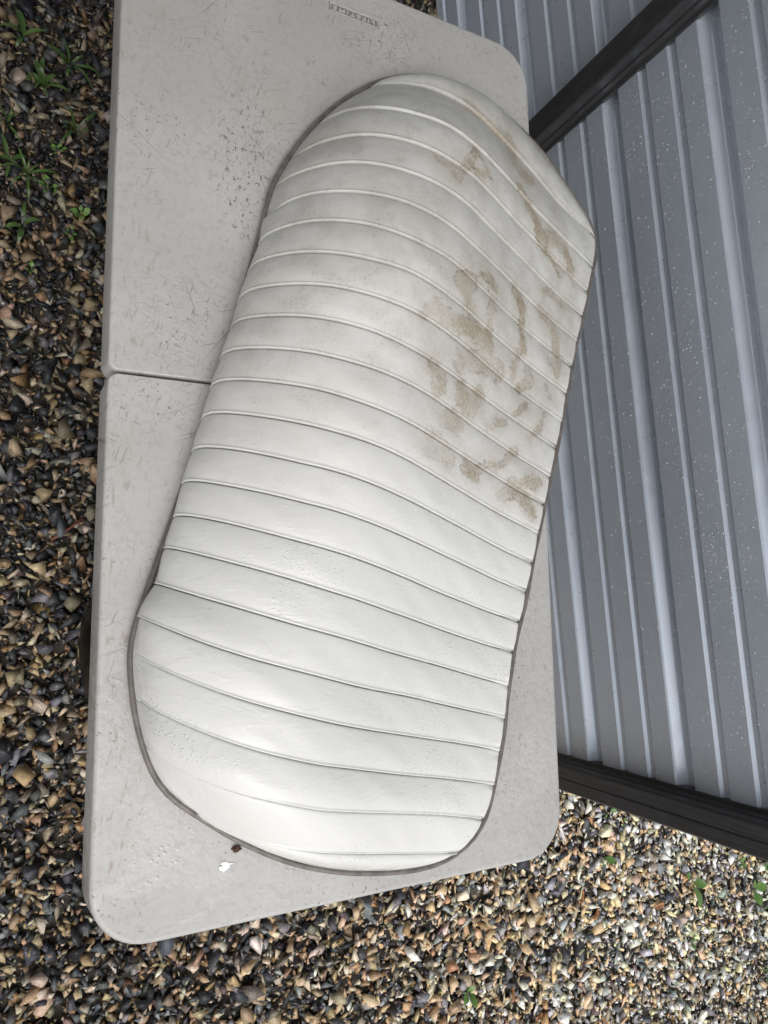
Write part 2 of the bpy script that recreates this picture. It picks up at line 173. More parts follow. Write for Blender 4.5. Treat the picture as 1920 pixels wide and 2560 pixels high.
class NT:
    """tiny helper around a material's node tree"""
    def __init__(self, name):
        self.mat = bpy.data.materials.new(name)
        self.mat.use_nodes = True
        self.t = self.mat.node_tree
        self.b = self.t.nodes['Principled BSDF']
        self.out = self.t.nodes['Material Output']
    def n(self, typ, ins=None, **kw):
        nd = self.t.nodes.new(typ)
        for k, v in kw.items(): setattr(nd, k, v)
        for k, v in (ins or {}).items(): self.set(nd.inputs[k], v)
        return nd
    def set(self, sock, v):
        if hasattr(v, 'is_linked') or isinstance(v, bpy.types.NodeSocket): self.t.links.new(v, sock)
        else: sock.default_value = v
    def coord(self, which='Object'): return self.n('ShaderNodeTexCoord').outputs[which]
    def mapping(self, vec, scale=(1, 1, 1), rot=(0, 0, 0), loc=(0, 0, 0)):
        return self.n('ShaderNodeMapping', {'Vector': vec, 'Scale': scale, 'Rotation': rot, 'Location': loc}).outputs[0]
    def noise(self, vec, scale, detail=3.0, rough=0.5, dist=0.0):
        return self.n('ShaderNodeTexNoise', {'Vector': vec, 'Scale': scale, 'Detail': detail, 'Roughness': rough, 'Distortion': dist}).outputs['Fac']
    def math(self, op, a, b=0.0, c=0.0, clamp=False):
        nd = self.n('ShaderNodeMath', operation=op, use_clamp=clamp)
        self.set(nd.inputs[0], a); self.set(nd.inputs[1], b)
        if op in ('MULTIPLY_ADD', 'WRAP', 'COMPARE'): self.set(nd.inputs[2], c)
        return nd.outputs[0]
    def ramp(self, v, lo, hi, a=0.0, b=1.0, smooth=True):
        nd = self.n('ShaderNodeMapRange', interpolation_type='SMOOTHSTEP' if smooth else 'LINEAR')
        self.set(nd.inputs['Value'], v); self.set(nd.inputs['From Min'], lo); self.set(nd.inputs['From Max'], hi)
        self.set(nd.inputs['To Min'], a); self.set(nd.inputs['To Max'], b)
        return nd.outputs[0]
    def mix(self, fac, a, b, blend='MIX'):
        nd = self.n('ShaderNodeMix', data_type='RGBA', blend_type=blend)
        self.set(nd.inputs[0], fac)
        self.set(nd.inputs[6], a if hasattr(a, 'links') else (*a, 1.0)); self.set(nd.inputs[7], b if hasattr(b, 'links') else (*b, 1.0))
        return nd.outputs[2]
    def mixf(self, fac, a, b):
        nd = self.n('ShaderNodeMix', data_type='FLOAT')
        self.set(nd.inputs[0], fac); self.set(nd.inputs[2], a); self.set(nd.inputs[3], b)
        return nd.outputs[0]
    def bump(self, h, strength, dist, normal=None):
        nd = self.n('ShaderNodeBump', {'Height': h, 'Strength': strength, 'Distance': dist})
        if normal is not None: self.set(nd.inputs['Normal'], normal)
        return nd.outputs[0]
    def sep(self, v):
        nd = self.n('ShaderNodeSeparateXYZ', {0: v}); return nd.outputs[0], nd.outputs[1], nd.outputs[2]
    def base(self, color=None, rough=None, normal=None, metal=None, spec=None):
        if color is not None: self.set(self.b.inputs['Base Color'], color if hasattr(color, 'links') else (*color, 1.0))
        if rough is not None: self.set(self.b.inputs['Roughness'], rough)
        if normal is not None: self.set(self.b.inputs['Normal'], normal)
        if metal is not None: self.set(self.b.inputs['Metallic'], metal)
        if spec is not None: self.set(self.b.inputs['Specular IOR Level'], spec)
        return self.mat

# ------------------------------------------------------------------ materials
def mat_soil():
    m = NT('damp_soil'); c = m.coord()
    n = m.noise(c, 90.0, 6.0, 0.65)
    col = m.mix(m.ramp(n, 0.3, 0.7), (0.018, 0.016, 0.013), (0.075, 0.062, 0.048))
    return m.base(col, 0.75, m.bump(n, 0.8, 0.006))

def mat_stone():
    m = NT('crushed_stone'); c = m.coord()
    at = m.n('ShaderNodeAttribute', attribute_name='stone_color')
    n1 = m.noise(c, 260.0, 4.0, 0.6)
    n2 = m.noise(m.mapping(c, (1, 2.5, 1), (0.3, 0.2, 0.7)), 120.0, 3.0, 0.6, 0.8)
    v = m.math('ADD', m.ramp(n1, 0.3, 0.7, 0.72, 1.22, False), m.ramp(n2, 0.3, 0.7, -0.18, 0.18, False))
    sc = m.n('ShaderNodeVectorMath', operation='SCALE')
    m.set(sc.inputs[0], at.outputs['Color']); m.set(sc.inputs['Scale'], v)
    wet = m.noise(c, 14.0, 2.0)
    return m.base(sc.outputs[0], m.ramp(wet, 0.35, 0.65, 0.28, 0.55), m.bump(n1, 0.7, 0.002), spec=0.45)

def mat_vinyl():
    m = NT('white_vinyl'); c = m.coord()
    x, y, z = m.sep(c)
    grain = m.noise(c, 750.0, 2.0, 0.6)
    warp = m.noise(m.mapping(m.mapping(c, (1, 1, 1), (0, 0, 0.25)), (0.6, 1.25, 1)), 42.0, 4.0, 0.6)
    blot = m.noise(c, 8.0, 5.0, 0.6)
    mid = m.noise(c, 28.0, 4.0, 0.65)
    fine = m.noise(c, 380.0, 3.0, 0.7)
    # dull grey film of dirt over the upper half, densest round the stains
    upper = m.ramp(y, -0.24, 0.16)
    film = m.math('MULTIPLY', m.math('MULTIPLY_ADD', m.ramp(blot, 0.30, 0.68), 0.65, m.math('MULTIPLY', m.ramp(mid, 0.35, 0.7), 0.35)), upper)
    speck = m.math('MULTIPLY', m.ramp(fine, 0.53, 0.70), m.math('MULTIPLY', m.ramp(mid, 0.42, 0.60), upper))
    col = m.mix(m.math('MULTIPLY_ADD', film, 0.70, m.math('MULTIPLY', upper, 0.25)), (0.755, 0.758, 0.738), (0.485, 0.475, 0.44))
    col = m.mix(m.math('MULTIPLY', speck, 0.65), col, (0.27, 0.25, 0.22))
    # brown tide marks: signed distance per vertex, frayed by noise
    sd = m.n('ShaderNodeAttribute', attribute_name='stain_distance').outputs['Fac']
    st = m.n('ShaderNodeAttribute', attribute_name='stain_strength').outputs['Fac']
    w2 = m.noise(c, 150.0, 4.0, 0.7)
    d = m.math('ADD', sd, m.math('ADD', m.math('MULTIPLY', m.math('SUBTRACT', warp, 0.5), 0.030), m.math('MULTIPLY', m.math('SUBTRACT', w2, 0.5), 0.009)))
    fade = m.ramp(m.noise(c, 24.0, 3.0, 0.6), 0.36, 0.62)                  # strength varies along each mark
    inside = m.ramp(d, 0.0050, -0.0070)
    rim = m.math('MULTIPLY', m.math('MULTIPLY', m.ramp(d, -0.0034, -0.0006), m.ramp(d, 0.0014, 0.0002)), m.ramp(mid, 0.42, 0.56))
    halo = m.ramp(d, 0.030, -0.006)
    grit = m.ramp(m.noise(c, 260.0, 4.0, 0.75), 0.34, 0.66)
    body = m.math('MULTIPLY', m.math('MULTIPLY', inside, m.math('MULTIPLY_ADD', grit, 0.55, 0.45)), m.math('MULTIPLY', m.math('MULTIPLY', st, 1.35, clamp=True), m.math('MULTIPLY_ADD', fade, 0.6, 0.4)))
    col = m.mix(m.math('MULTIPLY', m.math('MULTIPLY', halo, m.math('MULTIPLY_ADD', grit, 0.7, 0.2)), m.math('MULTIPLY_ADD', fade, 0.30, 0.40)), col, (0.43, 0.375, 0.295))
    col = m.mix(m.math('MULTIPLY', body, 0.92), col, (0.30, 0.225, 0.125))
    col = m.mix(m.math('MULTIPLY', m.math('MULTIPLY', rim, st), m.math('MULTIPLY_ADD', grit, 0.50, 0.28)), col, (0.13, 0.09, 0.042))
    dark = m.math('MULTIPLY', m.math('MULTIPLY', inside, m.ramp(st, 0.70, 1.0)), m.math('MULTIPLY', m.ramp(w2, 0.52, 0.64), fade))
    col = m.mix(m.math('MULTIPLY', dark, 0.85), col, (0.085, 0.06, 0.03))
    # rain film: smoother patches and little beads over the lower half
    lower = m.ramp(y, 0.10, -0.35)
    wet = m.math('MULTIPLY', m.ramp(m.noise(m.mapping(c, (1, 1.6, 1), (0, 0, 0.3)), 11.0, 4.0, 0.6, 0.6), 0.50, 0.54), lower)
    rough = m.mixf(wet, m.mixf(upper, 0.34, 0.46), 0.15)
    bead = m.n('ShaderNodeTexVoronoi', {'Vector': c, 'Scale': 230.0, 'Randomness': 1.0})
    bh = m.math('MULTIPLY', m.ramp(bead.outputs['Distance'], 0.34, 0.10), m.math('MULTIPLY', m.ramp(blot, 0.54, 0.64), lower))
    nrm = m.bump(grain, 0.22, 0.0007)
    nrm = m.bump(m.noise(m.mapping(c, (1, 2.6, 1), (0, 0, 0.28)), 36.0, 3.0, 0.55), 0.13, 0.0032, nrm)
    nrm = m.bump(bh, 0.5, 0.0010, nrm)
    nrm = m.bump(wet, 0.25, 0.0006, nrm)
    return m.base(col, rough, nrm, spec=0.42)

def mat_table():
    m = NT('blow_moulded_plastic'); c = m.coord()
    x, y, z = m.sep(c)
    col0 = m.mix(m.ramp(m.noise(c, 5.0, 5.0, 0.6), 0.3, 0.7), (0.455, 0.452, 0.442), (0.525, 0.521, 0.508))
    mott = m.noise(c, 95.0, 5.0, 0.75)
    col = m.mix(m.ramp(mott, 0.46, 0.72, 0.0, 0.45), col0, (0.33, 0.315, 0.305))
    warm = m.noise(m.mapping(c, (1, 0.6, 1)), 6.5, 3.0, 0.6)
    col = m.mix(m.ramp(warm, 0.54, 0.72, 0.0, 0.35), col, (0.42, 0.38, 0.345))
    # short scratches in several directions
    tot = None
    for i, (ang, sx, sy, th, sc) in enumerate(((0.3, 11, 1, 0.66, 36), (1.25, 26, 1, 0.68, 20), (1.95, 13, 1, 0.66, 44), (2.75, 60, 1, 0.70, 7), (0.62, 110, 1, 0.715, 3.2), (2.25, 140, 1, 0.72, 2.4))):
        wv = m.mapping(m.mapping(c, (1, 1, 0), (0, 0, ang), (i * 3.1, i * 1.7, 0)), (sx, sy, 1))
        nn = m.noise(wv, sc, 1.0, 0.5, 0.25)
        s = m.ramp(nn, th, th + 0.06)
        tot = s if tot is None else m.math('MAXIMUM', tot, s)
    mask = m.ramp(m.noise(c, 9.0, 4.0, 0.6), 0.38, 0.64, 0.08, 1.0)
    lowend = m.ramp(y, -0.15, -0.48, 1.0, 0.45)
    scr = m.math('MULTIPLY', m.math('MULTIPLY', tot, mask), lowend)
    col = m.mix(m.math('MULTIPLY', scr, 0.62), col, (0.16, 0.15, 0.14))
    # grime specks, and a dark scuffed patch on the far half
    sp = m.ramp(m.noise(c, 230.0, 3.0, 0.6), 0.62, 0.67)
    smask = m.ramp(m.noise(c, 11.0, 3.0), 0.50, 0.64)
    col = m.mix(m.math('MULTIPLY', m.math('MULTIPLY', sp, smask), 0.8), col, (0.12, 0.10, 0.085))
    dv = m.n('ShaderNodeVectorMath', operation='LENGTH')
    m.set(dv.inputs[0], m.mapping(c, (17, 6.2, 0), (0, 0, 0), (17 * 0.155, -6.2 * 0.285, 0)))
    patch = m.math('MULTIPLY', m.ramp(dv.outputs['Value'], 1.0, 0.25), m.ramp(m.noise(m.mapping(c, (1, 0.5, 1)), 190.0, 3.0, 0.7), 0.56, 0.64))
    col = m.mix(m.math('MULTIPLY', patch, 0.8), col, (0.085, 0.065, 0.055))
    # rust-brown drip marks along the near edge
    edge = m.math('MULTIPLY', m.ramp(x, -0.235, -0.275), m.ramp(m.noise(m.mapping(c, (3, 0.7, 1)), 60.0, 4.0, 0.7), 0.56, 0.70))
    col = m.mix(m.math('MULTIPLY', edge, 0.5), col, (0.26, 0.19, 0.13))
    # standing rain water towards the open end
    wetz = m.ramp(y, -0.02, -0.42)
    pn = m.noise(c, 13.0, 4.0, 0.6, 0.5)
    pud = m.math('MULTIPLY', m.ramp(pn, 0.50, 0.55), wetz)
    far = m.math('MULTIPLY', m.ramp(x, 0.10, 0.24), m.ramp(y, 0.0, -0.3))
    drops = m.n('ShaderNodeTexVoronoi', {'Vector': c, 'Scale': 120.0, 'Randomness': 1.0})
    dh = m.math('MULTIPLY', m.ramp(drops.outputs['Distance'], 0.30, 0.08), m.ramp(m.noise(c, 9.0, 3.0), 0.55, 0.66))
    rough = m.mixf(pud, 0.45, 0.20)
    nrm = m.bump(m.noise(c, 1400.0, 2.0), 0.10, 0.0004)
    nrm = m.bump(m.noise(c, 130.0, 4.0, 0.65), 0.22, 0.0012, nrm)
    nrm = m.bump(pud, 0.25, 0.0006, nrm)
    nrm = m.bump(m.math('MULTIPLY', m.noise(m.mapping(c, (1.6, 1, 1)), 75.0, 5.0, 0.6, 1.0), far), 0.6, 0.0022, nrm)
    nrm = m.bump(dh, 0.5, 0.0009, nrm)
    return m.base(col, rough, nrm, spec=0.5)

def mat_steel_sheet():
    m = NT('grey_painted_steel'); c = m.coord()
    n = m.noise(c, 2.5, 3.0)
    col = m.mix(m.ramp(n, 0.3, 0.7), (0.61, 0.685, 0.79), (0.65, 0.72, 0.82))
    grain = m.noise(c, 420.0, 2.0)
    film = m.noise(c, 26.0, 4.0, 0.6)
    col = m.mix(m.ramp(film, 0.52, 0.75, 0.0, 0.22), col, (0.70, 0.74, 0.80))
    nrm = m.bump(grain, 0.14, 0.0004)
    return m.base(col, m.ramp(film, 0.3, 0.7, 0.26, 0.40), nrm, 0.30, 0.9)

def mat_trim():
    m = NT('charcoal_trim'); c = m.coord()
    s = m.noise(m.mapping(c, (60, 60, 1.2)), 6.0, 4.0, 0.65)
    d = m.noise(c, 30.0, 4.0, 0.65)
    col = m.mix(m.ramp(s, 0.35, 0.7), (0.034, 0.035, 0.038), (0.064, 0.066, 0.070))
    col = m.mix(m.ramp(d, 0.58, 0.75, 0.0, 0.5), col, (0.085, 0.086, 0.088))
    return m.base(col, m.ramp(d, 0.3, 0.7, 0.28, 0.5), m.bump(s, 0.15, 0.001))

def mat_plain(name, col, rough=0.5, metal=0.0, var=0.25, scale=40.0, bump=0.1, spec=0.5):
    m = NT(name); c = m.coord()
    n = m.noise(c, scale, 4.0, 0.6)
    lo = tuple(v * (1 - var) for v in col); hi = tuple(min(1, v * (1 + var)) for v in col)
    return m.base(m.mix(m.ramp(n, 0.3, 0.7), lo, hi), rough, m.bump(n, bump, 0.002), metal, spec)

def mat_leaf(name, a, b):
    m = NT(name); c = m.coord()
    info = m.n('ShaderNodeObjectInfo')
    n = m.noise(c, 120.0, 3.0)
    f = m.math('MULTIPLY_ADD', info.outputs['Random'], 0.6, m.math('MULTIPLY', n, 0.4))
    m.base(m.mix(f, a, b), 0.38, m.bump(n, 0.3, 0.001))
    m.set(m.b.inputs['Transmission Weight'], 0.0)
    m.set(m.b.inputs['Subsurface Weight'], 0.0)
    return m.mat

def mat_water():
    m = NT('rain_water')
    tr = m.n('ShaderNodeBsdfTransparent')
    df = m.n('ShaderNodeBsdfDiffuse'); df.inputs['Color'].default_value = (0.86, 0.89, 0.93, 1)  # pale diffuse colour standing in for sky light refracted in the drops
    gl = m.n('ShaderNodeBsdfGlossy'); gl.inputs['Roughness'].default_value = 0.08
    back = m.math('SUBTRACT', 1.0, m.n('ShaderNodeNewGeometry').outputs['Backfacing'])
    m1 = m.n('ShaderNodeMixShader'); m.set(m1.inputs[0], m.math('MULTIPLY', back, 0.20)); m.set(m1.inputs[1], tr.outputs[0]); m.set(m1.inputs[2], df.outputs[0])
    m2 = m.n('ShaderNodeMixShader'); m.set(m2.inputs[0], m.math('MULTIPLY', back, 0.18)); m.set(m2.inputs[1], m1.outputs[0]); m.set(m2.inputs[2], gl.outputs[0])
    m.set(m.out.inputs['Surface'], m2.outputs[0])
    return m.mat

M = dict(soil=mat_soil(), stone=mat_stone(), vinyl=mat_vinyl(), table=mat_table(), sheet=mat_steel_sheet(), trim=mat_trim(), water=mat_water())
M['piping'] = mat_plain('taupe_piping', (0.150, 0.135, 0.125), 0.42, var=0.25, scale=60, bump=0.2)
M['panel'] = mat_plain('recess_shade_plastic', (0.24, 0.235, 0.23), 0.5, var=0.2, scale=200)  # nameplate floor, with the shade of the recess put into the colour
M['letter'] = mat_plain('highlight_plastic', (0.58, 0.575, 0.56), 0.45, var=0.05)  # raised letters and border, their highlights put into the colour
M['leg'] = mat_plain('grey_powder_coat', (0.16, 0.16, 0.165), 0.4)
M['board'] = mat_plain('plywood', (0.30, 0.22, 0.14), 0.7)
M['bag'] = mat_plain('black_plastic', (0.003, 0.003, 0.0035), 0.30, var=0.2, spec=0.12)
M['leaf'] = mat_leaf('weed_green', (0.024, 0.058, 0.010), (0.07, 0.13, 0.025))
M['leaf_light'] = mat_leaf('seedling_green', (0.06, 0.15, 0.02), (0.15, 0.28, 0.06))
M['bark'] = mat_plain('orange_bark', (0.36, 0.17, 0.075), 0.6, var=0.4, scale=150)
M['twig'] = mat_plain('red_brown_twig', (0.20, 0.075, 0.045), 0.45, var=0.3, scale=150)
M['crumb'] = mat_plain('brown_crumb', (0.10, 0.055, 0.035), 0.8, var=0.6, scale=300, bump=0.6)
M['fleck'] = mat_plain('white_fleck', (0.85, 0.85, 0.88), 0.25, var=0.02)
M['roof'] = mat_plain('dark_roofing', (0.09, 0.09, 0.095), 0.7)
M['timber'] = mat_plain('stained_timber', (0.07, 0.055, 0.042), 0.75, var=0.35, scale=14)

# ------------------------------------------------------------------ ground
gs = 60.0
ground = pydata('ground', [(-gs, -gs, 0), (gs, -gs, 0), (gs, gs, 0), (-gs, gs, 0)], [(0, 1, 2, 3)], M['soil'])
tag(ground, kind='structure')

# shed wall frame: N points out of the wall towards the table, T runs along it (towards the far end)
YAW = R(3.5)
WN = np.array([math.cos(YAW), math.sin(YAW), 0.0])     # into the wall
WT = np.array([-math.sin(YAW), math.cos(YAW), 0.0])
WX = 0.975
def wall_pt(t, depth, z): return WN * (WX + depth) + WT * t + np.array([0, 0, z])

# ------------------------------------------------------------------ gravel (uncountable: one object)
def stone_library(n):
    lib = []
    for i in range(n):
        bm = bmesh.new()
        k = random.randint(6, 9)
        for _ in range(k):
            v = Vector((random.gauss(0, 1), random.gauss(0, 1), random.gauss(0, 1))).normalized()
            v = Vector((max(-0.8, min(0.8, v.x)), max(-0.8, min(0.8, v.y)), max(-0.45, min(0.45, v.z)))) * 1.1
            bm.verts.new(v * random.uniform(0.85, 1.1))
        res = bmesh.ops.convex_hull(bm, input=list(bm.verts))
        bmesh.ops.delete(bm, geom=[e for e in res['geom_interior'] if isinstance(e, bmesh.types.BMVert)], context='VERTS')
        bmesh.ops.triangulate(bm, faces=list(bm.faces))
        bm.verts.index_update()
        V = np.array([v.co[:] for v in bm.verts]); F = np.array([[v.index for v in f.verts] for f in bm.faces])
        bm.free(); lib.append((V, F))
    return lib

def rand_rot(n, tilt):
    """rotation matrices: random heading, limited tilt, random roll"""
    a = rng.uniform(0, 2 * np.pi, n); b = rng.normal(0, tilt, n); c = rng.normal(0, tilt, n)
    ca, sa, cb, sb, cc, sc = np.cos(a), np.sin(a), np.cos(b), np.sin(b), np.cos(c), np.sin(c)
    Rz = np.zeros((n, 3, 3)); Rz[:, 0, 0] = ca; Rz[:, 0, 1] = -sa; Rz[:, 1, 0] = sa; Rz[:, 1, 1] = ca; Rz[:, 2, 2] = 1
    Ry = np.zeros((n, 3, 3)); Ry[:, 0, 0] = cb; Ry[:, 0, 2] = sb; Ry[:, 2, 0] = -sb; Ry[:, 2, 2] = cb; Ry[:, 1, 1] = 1
    Rx = np.zeros((n, 3, 3)); Rx[:, 1, 1] = cc; Rx[:, 1, 2] = -sc; Rx[:, 2, 1] = sc; Rx[:, 2, 2] = cc; Rx[:, 0, 0] = 1
    return Rz @ Ry @ Rx

def scatter(x0, x1, y0, y1, sp, hole=None):
    gx, gy = np.meshgrid(np.arange(x0, x1, sp), np.arange(y0, y1, sp * 0.9))
    p = np.stack([gx.ravel(), gy.ravel()], 1) + rng.uniform(-0.55, 0.55, (gx.size, 2)) * sp
    if hole is not None:
        inside = (p[:, 0] > hole[0]) & (p[:, 0] < hole[1]) & (p[:, 1] > hole[2]) & (p[:, 1] < hole[3]); p = p[~inside]
    d = p @ WN[:2]; t = p @ WT[:2]
    return p[~((d > WX + 0.02) & (t > -0.70))]       # not inside the shed

lib = stone_library(40)
near = scatter(-0.75, 2.45, -1.85, 1.45, 0.0150)
far_ = scatter(-1.7, 3.6, -3.1, 2.3, 0.0245, hole=(-0.75, 2.45, -1.85, 1.45))
top = scatter(-0.6, 2.3, -1.75, 1.3, 0.030)
grit_ = scatter(-0.5, 2.2, -1.7, 1.25, 0.0155)
P2 = np.concatenate([near, far_, top, grit_])
N0, N1, N2 = len(near), len(near) + len(far_), len(near) + len(far_) + len(top)
n = len(P2)
size = rng.lognormal(math.log(0.0122), 0.32, n).clip(0.005, 0.0200)     # half-length
size[N0:N1] *= 1.35
size[N1:N2] *= 1.22
size[N2:] *= 0.46
size *= np.interp(P2[:, 0], [0.9, 2.0], [1.0, 0.82])
asp = np.stack([np.ones(n), rng.uniform(0.48, 0.92, n), rng.uniform(0.34, 0.68, n)], 1)
scl = size[:, None] * asp * 1.18
zc = scl[:, 2] * 0.5 + rng.uniform(-0.002, 0.010, n)
zc[N1:N2] += 0.010
zc[N2:] += rng.uniform(0.002, 0.012, n - N2)
pal = np.array([[0.024, 0.025, 0.029], [0.034, 0.036, 0.041], [0.058, 0.060, 0.066], [0.108, 0.111, 0.118], [0.20, 0.20, 0.20],
                [0.30, 0.215, 0.125], [0.36, 0.27, 0.17], [0.25, 0.155, 0.08], [0.20, 0.165, 0.115], [0.43, 0.365, 0.27], [0.50, 0.445, 0.36], [0.080, 0.055, 0.058], [0.135, 0.12, 0.095]])
prob = np.array([.11, .12, .10, .07, .05, .13, .12, .055, .08, .08, .04, .02, .035]); prob /= prob.sum()
pale = np.array([.02, .03, .05, .10, .14, .12, .17, .03, .07, .16, .13, .012, .04]); pale /= pale.sum()
mixw = np.interp(P2[:, 0] - 0.25 * P2[:, 1], [0.35, 1.75], [0.0, 1.0])       # drier, paler stone towards the open corner; also weights the light painted there
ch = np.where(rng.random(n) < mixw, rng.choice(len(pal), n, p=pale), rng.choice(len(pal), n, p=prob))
pc = pal[ch] * rng.uniform(0.8, 1.3, (n, 1)) * (np.interp(P2[:, 1], [-0.7, 0.9], [1.30, 0.62])[:, None] + 1.6 * mixw[:, None]) * (1 + rng.normal(0, 0.05, (n, 3)))  # far-end shade and open-corner light put into the stone colour
which = rng.integers(0, len(lib), n)
rot = rand_rot(n, 0.42)
VV, FF, CC = [], [], []; off = 0
for i, (V, F) in enumerate(lib):
    idx = np.where(which == i)[0]
    if len(idx) == 0: continue
    v = V[None] * scl[idx][:, None, :]
    v = np.einsum('nij,nkj->nki', rot[idx], v)
    v[:, :, :2] += P2[idx][:, None, :]; v[:, :, 2] += zc[idx][:, None]
    f = F[None] + (np.arange(len(idx)) * len(V))[:, None, None] + off
    off += len(idx) * len(V)
    VV.append(v.reshape(-1, 3)); FF.append(f.reshape(-1, 3)); CC.append(np.repeat(pc[idx], len(V), 0))
VV = np.concatenate(VV); FF = np.concatenate(FF); CC = np.concatenate(CC).clip(0, 1)
me = bpy.data.meshes.new('gravel')
me.vertices.add(len(VV)); me.vertices.foreach_set('co', VV.astype(np.float32).ravel())
me.loops.add(FF.size); me.loops.foreach_set('vertex_index', FF.astype(np.int32).ravel())
me.polygons.add(len(FF)); me.polygons.foreach_set('loop_start', np.arange(0, FF.size, 3, dtype=np.int32))
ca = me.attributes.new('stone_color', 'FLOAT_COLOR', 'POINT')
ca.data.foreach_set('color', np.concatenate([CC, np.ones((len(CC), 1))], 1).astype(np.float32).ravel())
me.update(calc_edges=True)
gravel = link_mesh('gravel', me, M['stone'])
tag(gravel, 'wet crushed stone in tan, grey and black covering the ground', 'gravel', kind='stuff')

# ------------------------------------------------------------------ shed
shed = empty('metal_shed', (0, 0, 0), 'grey metal shed with grooved wall and charcoal trims behind the table', 'shed')
PITCH = 0.231; ZB = 0.347
def groove_profile(z0, z1):
    pts = []
    k = -3
    def add(z, d):
        if z0 - 1e-6 <= z <= z1 + 1e-6: pts.append((d, z))
    allp = []
    for k in range(-3, 12):
        b = ZB + k * PITCH
        allp += [(b, 0.0), (b + 0.0035, 0.0022), (b + 0.0145, 0.0155), (b + 0.017, 0.0165), (b + 0.029, 0.0165), (b + 0.0315, 0.0155), (b + 0.0425, 0.0022), (b + 0.046, 0.0)]
        for o in (0.096, 0.166):
            allp += [(b + o, 0.0), (b + o + 0.0055, 0.0048), (b + o + 0.0155, 0.0048), (b + o + 0.021, 0.0)]
    allp.sort()
    zs = np.array([a for a, _ in allp]); ds = np.array([b for _, b in allp])
    out = [(float(np.interp(z0, zs, ds)), z0)] + [(d, z) for z, d in allp if z0 < z < z1] + [(float(np.interp(z1, zs, ds)), z1)]
    return out
def cladding(t0, t1, z0, z1, lift, pos=wall_pt):
    pr = groove_profile(z0, z1); nP = len(pr)
    nT = 2
    verts = []; faces = []
    for ti in (t0, t1):
        for d, z in pr: verts.append(pos(ti, d - lift, z))
        for d, z in pr: verts.append(pos(ti, d - lift + 0.0012, z))
    for i in range(nP - 1):
        faces.append((i, i + 1, 2 * nP + i + 1, 2 * nP + i))
        faces.append((nP + i + 1, nP + i, 3 * nP + i, 3 * nP + i + 1))
        faces.append((i + 1, i, nP + i, nP + i + 1)); faces.append((2 * nP + i, 2 * nP + i + 1, 3 * nP + i + 1, 3 * nP + i))
    faces.append((nP - 1, 2 * nP - 1, 4 * nP - 1, 3 * nP - 1)); faces.append((0, 2 * nP, 3 * nP, nP))
    o = pydata('cladding_sheet', verts, faces, M['sheet'], shed); fix_normals(o.data)
    return o
SHED_H = 2.15
zcuts = [0.02, ZB + 3 * PITCH + 0.07, SHED_H]
for (t0, t1) in ((-0.70, 0.715), (0.717, 3.2)):
    for i in range(2):
        cladding(t0, t1, zcuts[i] - (0.03 if i else 0), zcuts[i + 1], 0.0014 * i)
# trims: folded channel sections, extruded upwards
def channel(name, section, z0, z1):
    sec = section
    n_ = len(sec)
    verts = [wall_pt(t, -p, z) for z in (z0, z1) for (t, p) in sec]
    faces = [(i, (i + 1) % n_, n_ + (i + 1) % n_, n_ + i) for i in range(n_)]
    faces += [tuple(range(n_))[::-1], tuple(range(n_, 2 * n_))]
    o = pydata(name, verts, faces, M['trim'], shed); fix_normals(o.data)
    return o
# corner: inner return with a step, rounded nose, wide face
channel('corner_trim', [(-0.668, -0.02), (-0.668, 0.004), (-0.673, 0.006), (-0.675, 0.020), (-0.6775, 0.022), (-0.6775, 0.026), (-0.675, 0.028), (-0.675, 0.043), (-0.678, 0.047), (-0.7, 0.0475), (-0.702, 0.0455), (-0.705, 0.0475), (-0.727, 0.047), (-0.731, 0.043), (-0.731, -0.10), (-0.727, -0.10), (-0.727, -0.02)], 0.0, SHED_H + 0.01)
channel('joint_trim', [(0.682, -0.004), (0.682, 0.004), (0.689, 0.006), (0.690, 0.018), (0.694, 0.020), (0.694, 0.025), (0.690, 0.027), (0.690, 0.042), (0.694, 0.046), (0.744, 0.046), (0.748, 0.042), (0.748, 0.006), (0.756, 0.004), (0.756, -0.004)], 0.0, SHED_H + 0.01)
def end_pt(t, depth, z): return WN * (WX + 0.02 + t) + WT * (-0.722 + depth) + np.array([0, 0, z])
cladding(0.0, 3.0, 0.02, SHED_H, 0.0, end_pt)
roof_me = bpy.data.meshes.new('roof')
rv = [wall_pt(-0.76, -0.06, SHED_H), wall_pt(3.3, -0.06, SHED_H), wall_pt(3.3, 3.1, SHED_H + 0.25), wall_pt(-0.76, 3.1, SHED_H + 0.25)]
rv += [v + np.array([0, 0, 0.05]) for v in rv]
pydata('roof', rv, [(3, 2, 1, 0), (4, 5, 6, 7), (0, 1, 5, 4), (1, 2, 6, 5), (2, 3, 7, 6), (3, 0, 4, 7)], M['roof'], shed)

# lean-to canopy over the far half of the passage (it keeps the rain off that end of the table)
canopy = empty('lean_to_canopy', (-1.0, 1.8, 0), 'dark lean-to canopy on posts between shed and passage', 'canopy')
CH = 2.20; CY0 = -0.15 - 1.8; CY1 = 3.4 - 1.8
link_mesh('roof_panel', box_data(-1.6, 1.40, CY0, CY1, CH, CH + 0.03, 0.004), M['roof'], canopy)
for yr in np.arange(CY0 + 0.05, CY1, 0.6):
    link_mesh('rafter', box_data(-1.55, 1.38, yr - 0.022, yr + 0.022, CH - 0.10, CH - 0.001, 0.002), M['timber'], canopy)
for yp in (CY0 + 0.1, 0.0, CY1 - 0.1):
    link_mesh('knee_brace', box_data(-1.205, -0.35, yp - 0.03, yp + 0.03, CH - 0.19, CH - 0.102, 0.003), M['timber'], canopy)
    link_mesh('post', box_data(-1.3, -1.21, yp - 0.045, yp + 0.045, 0.0, CH - 0.101, 0.004), M['timber'], canopy)

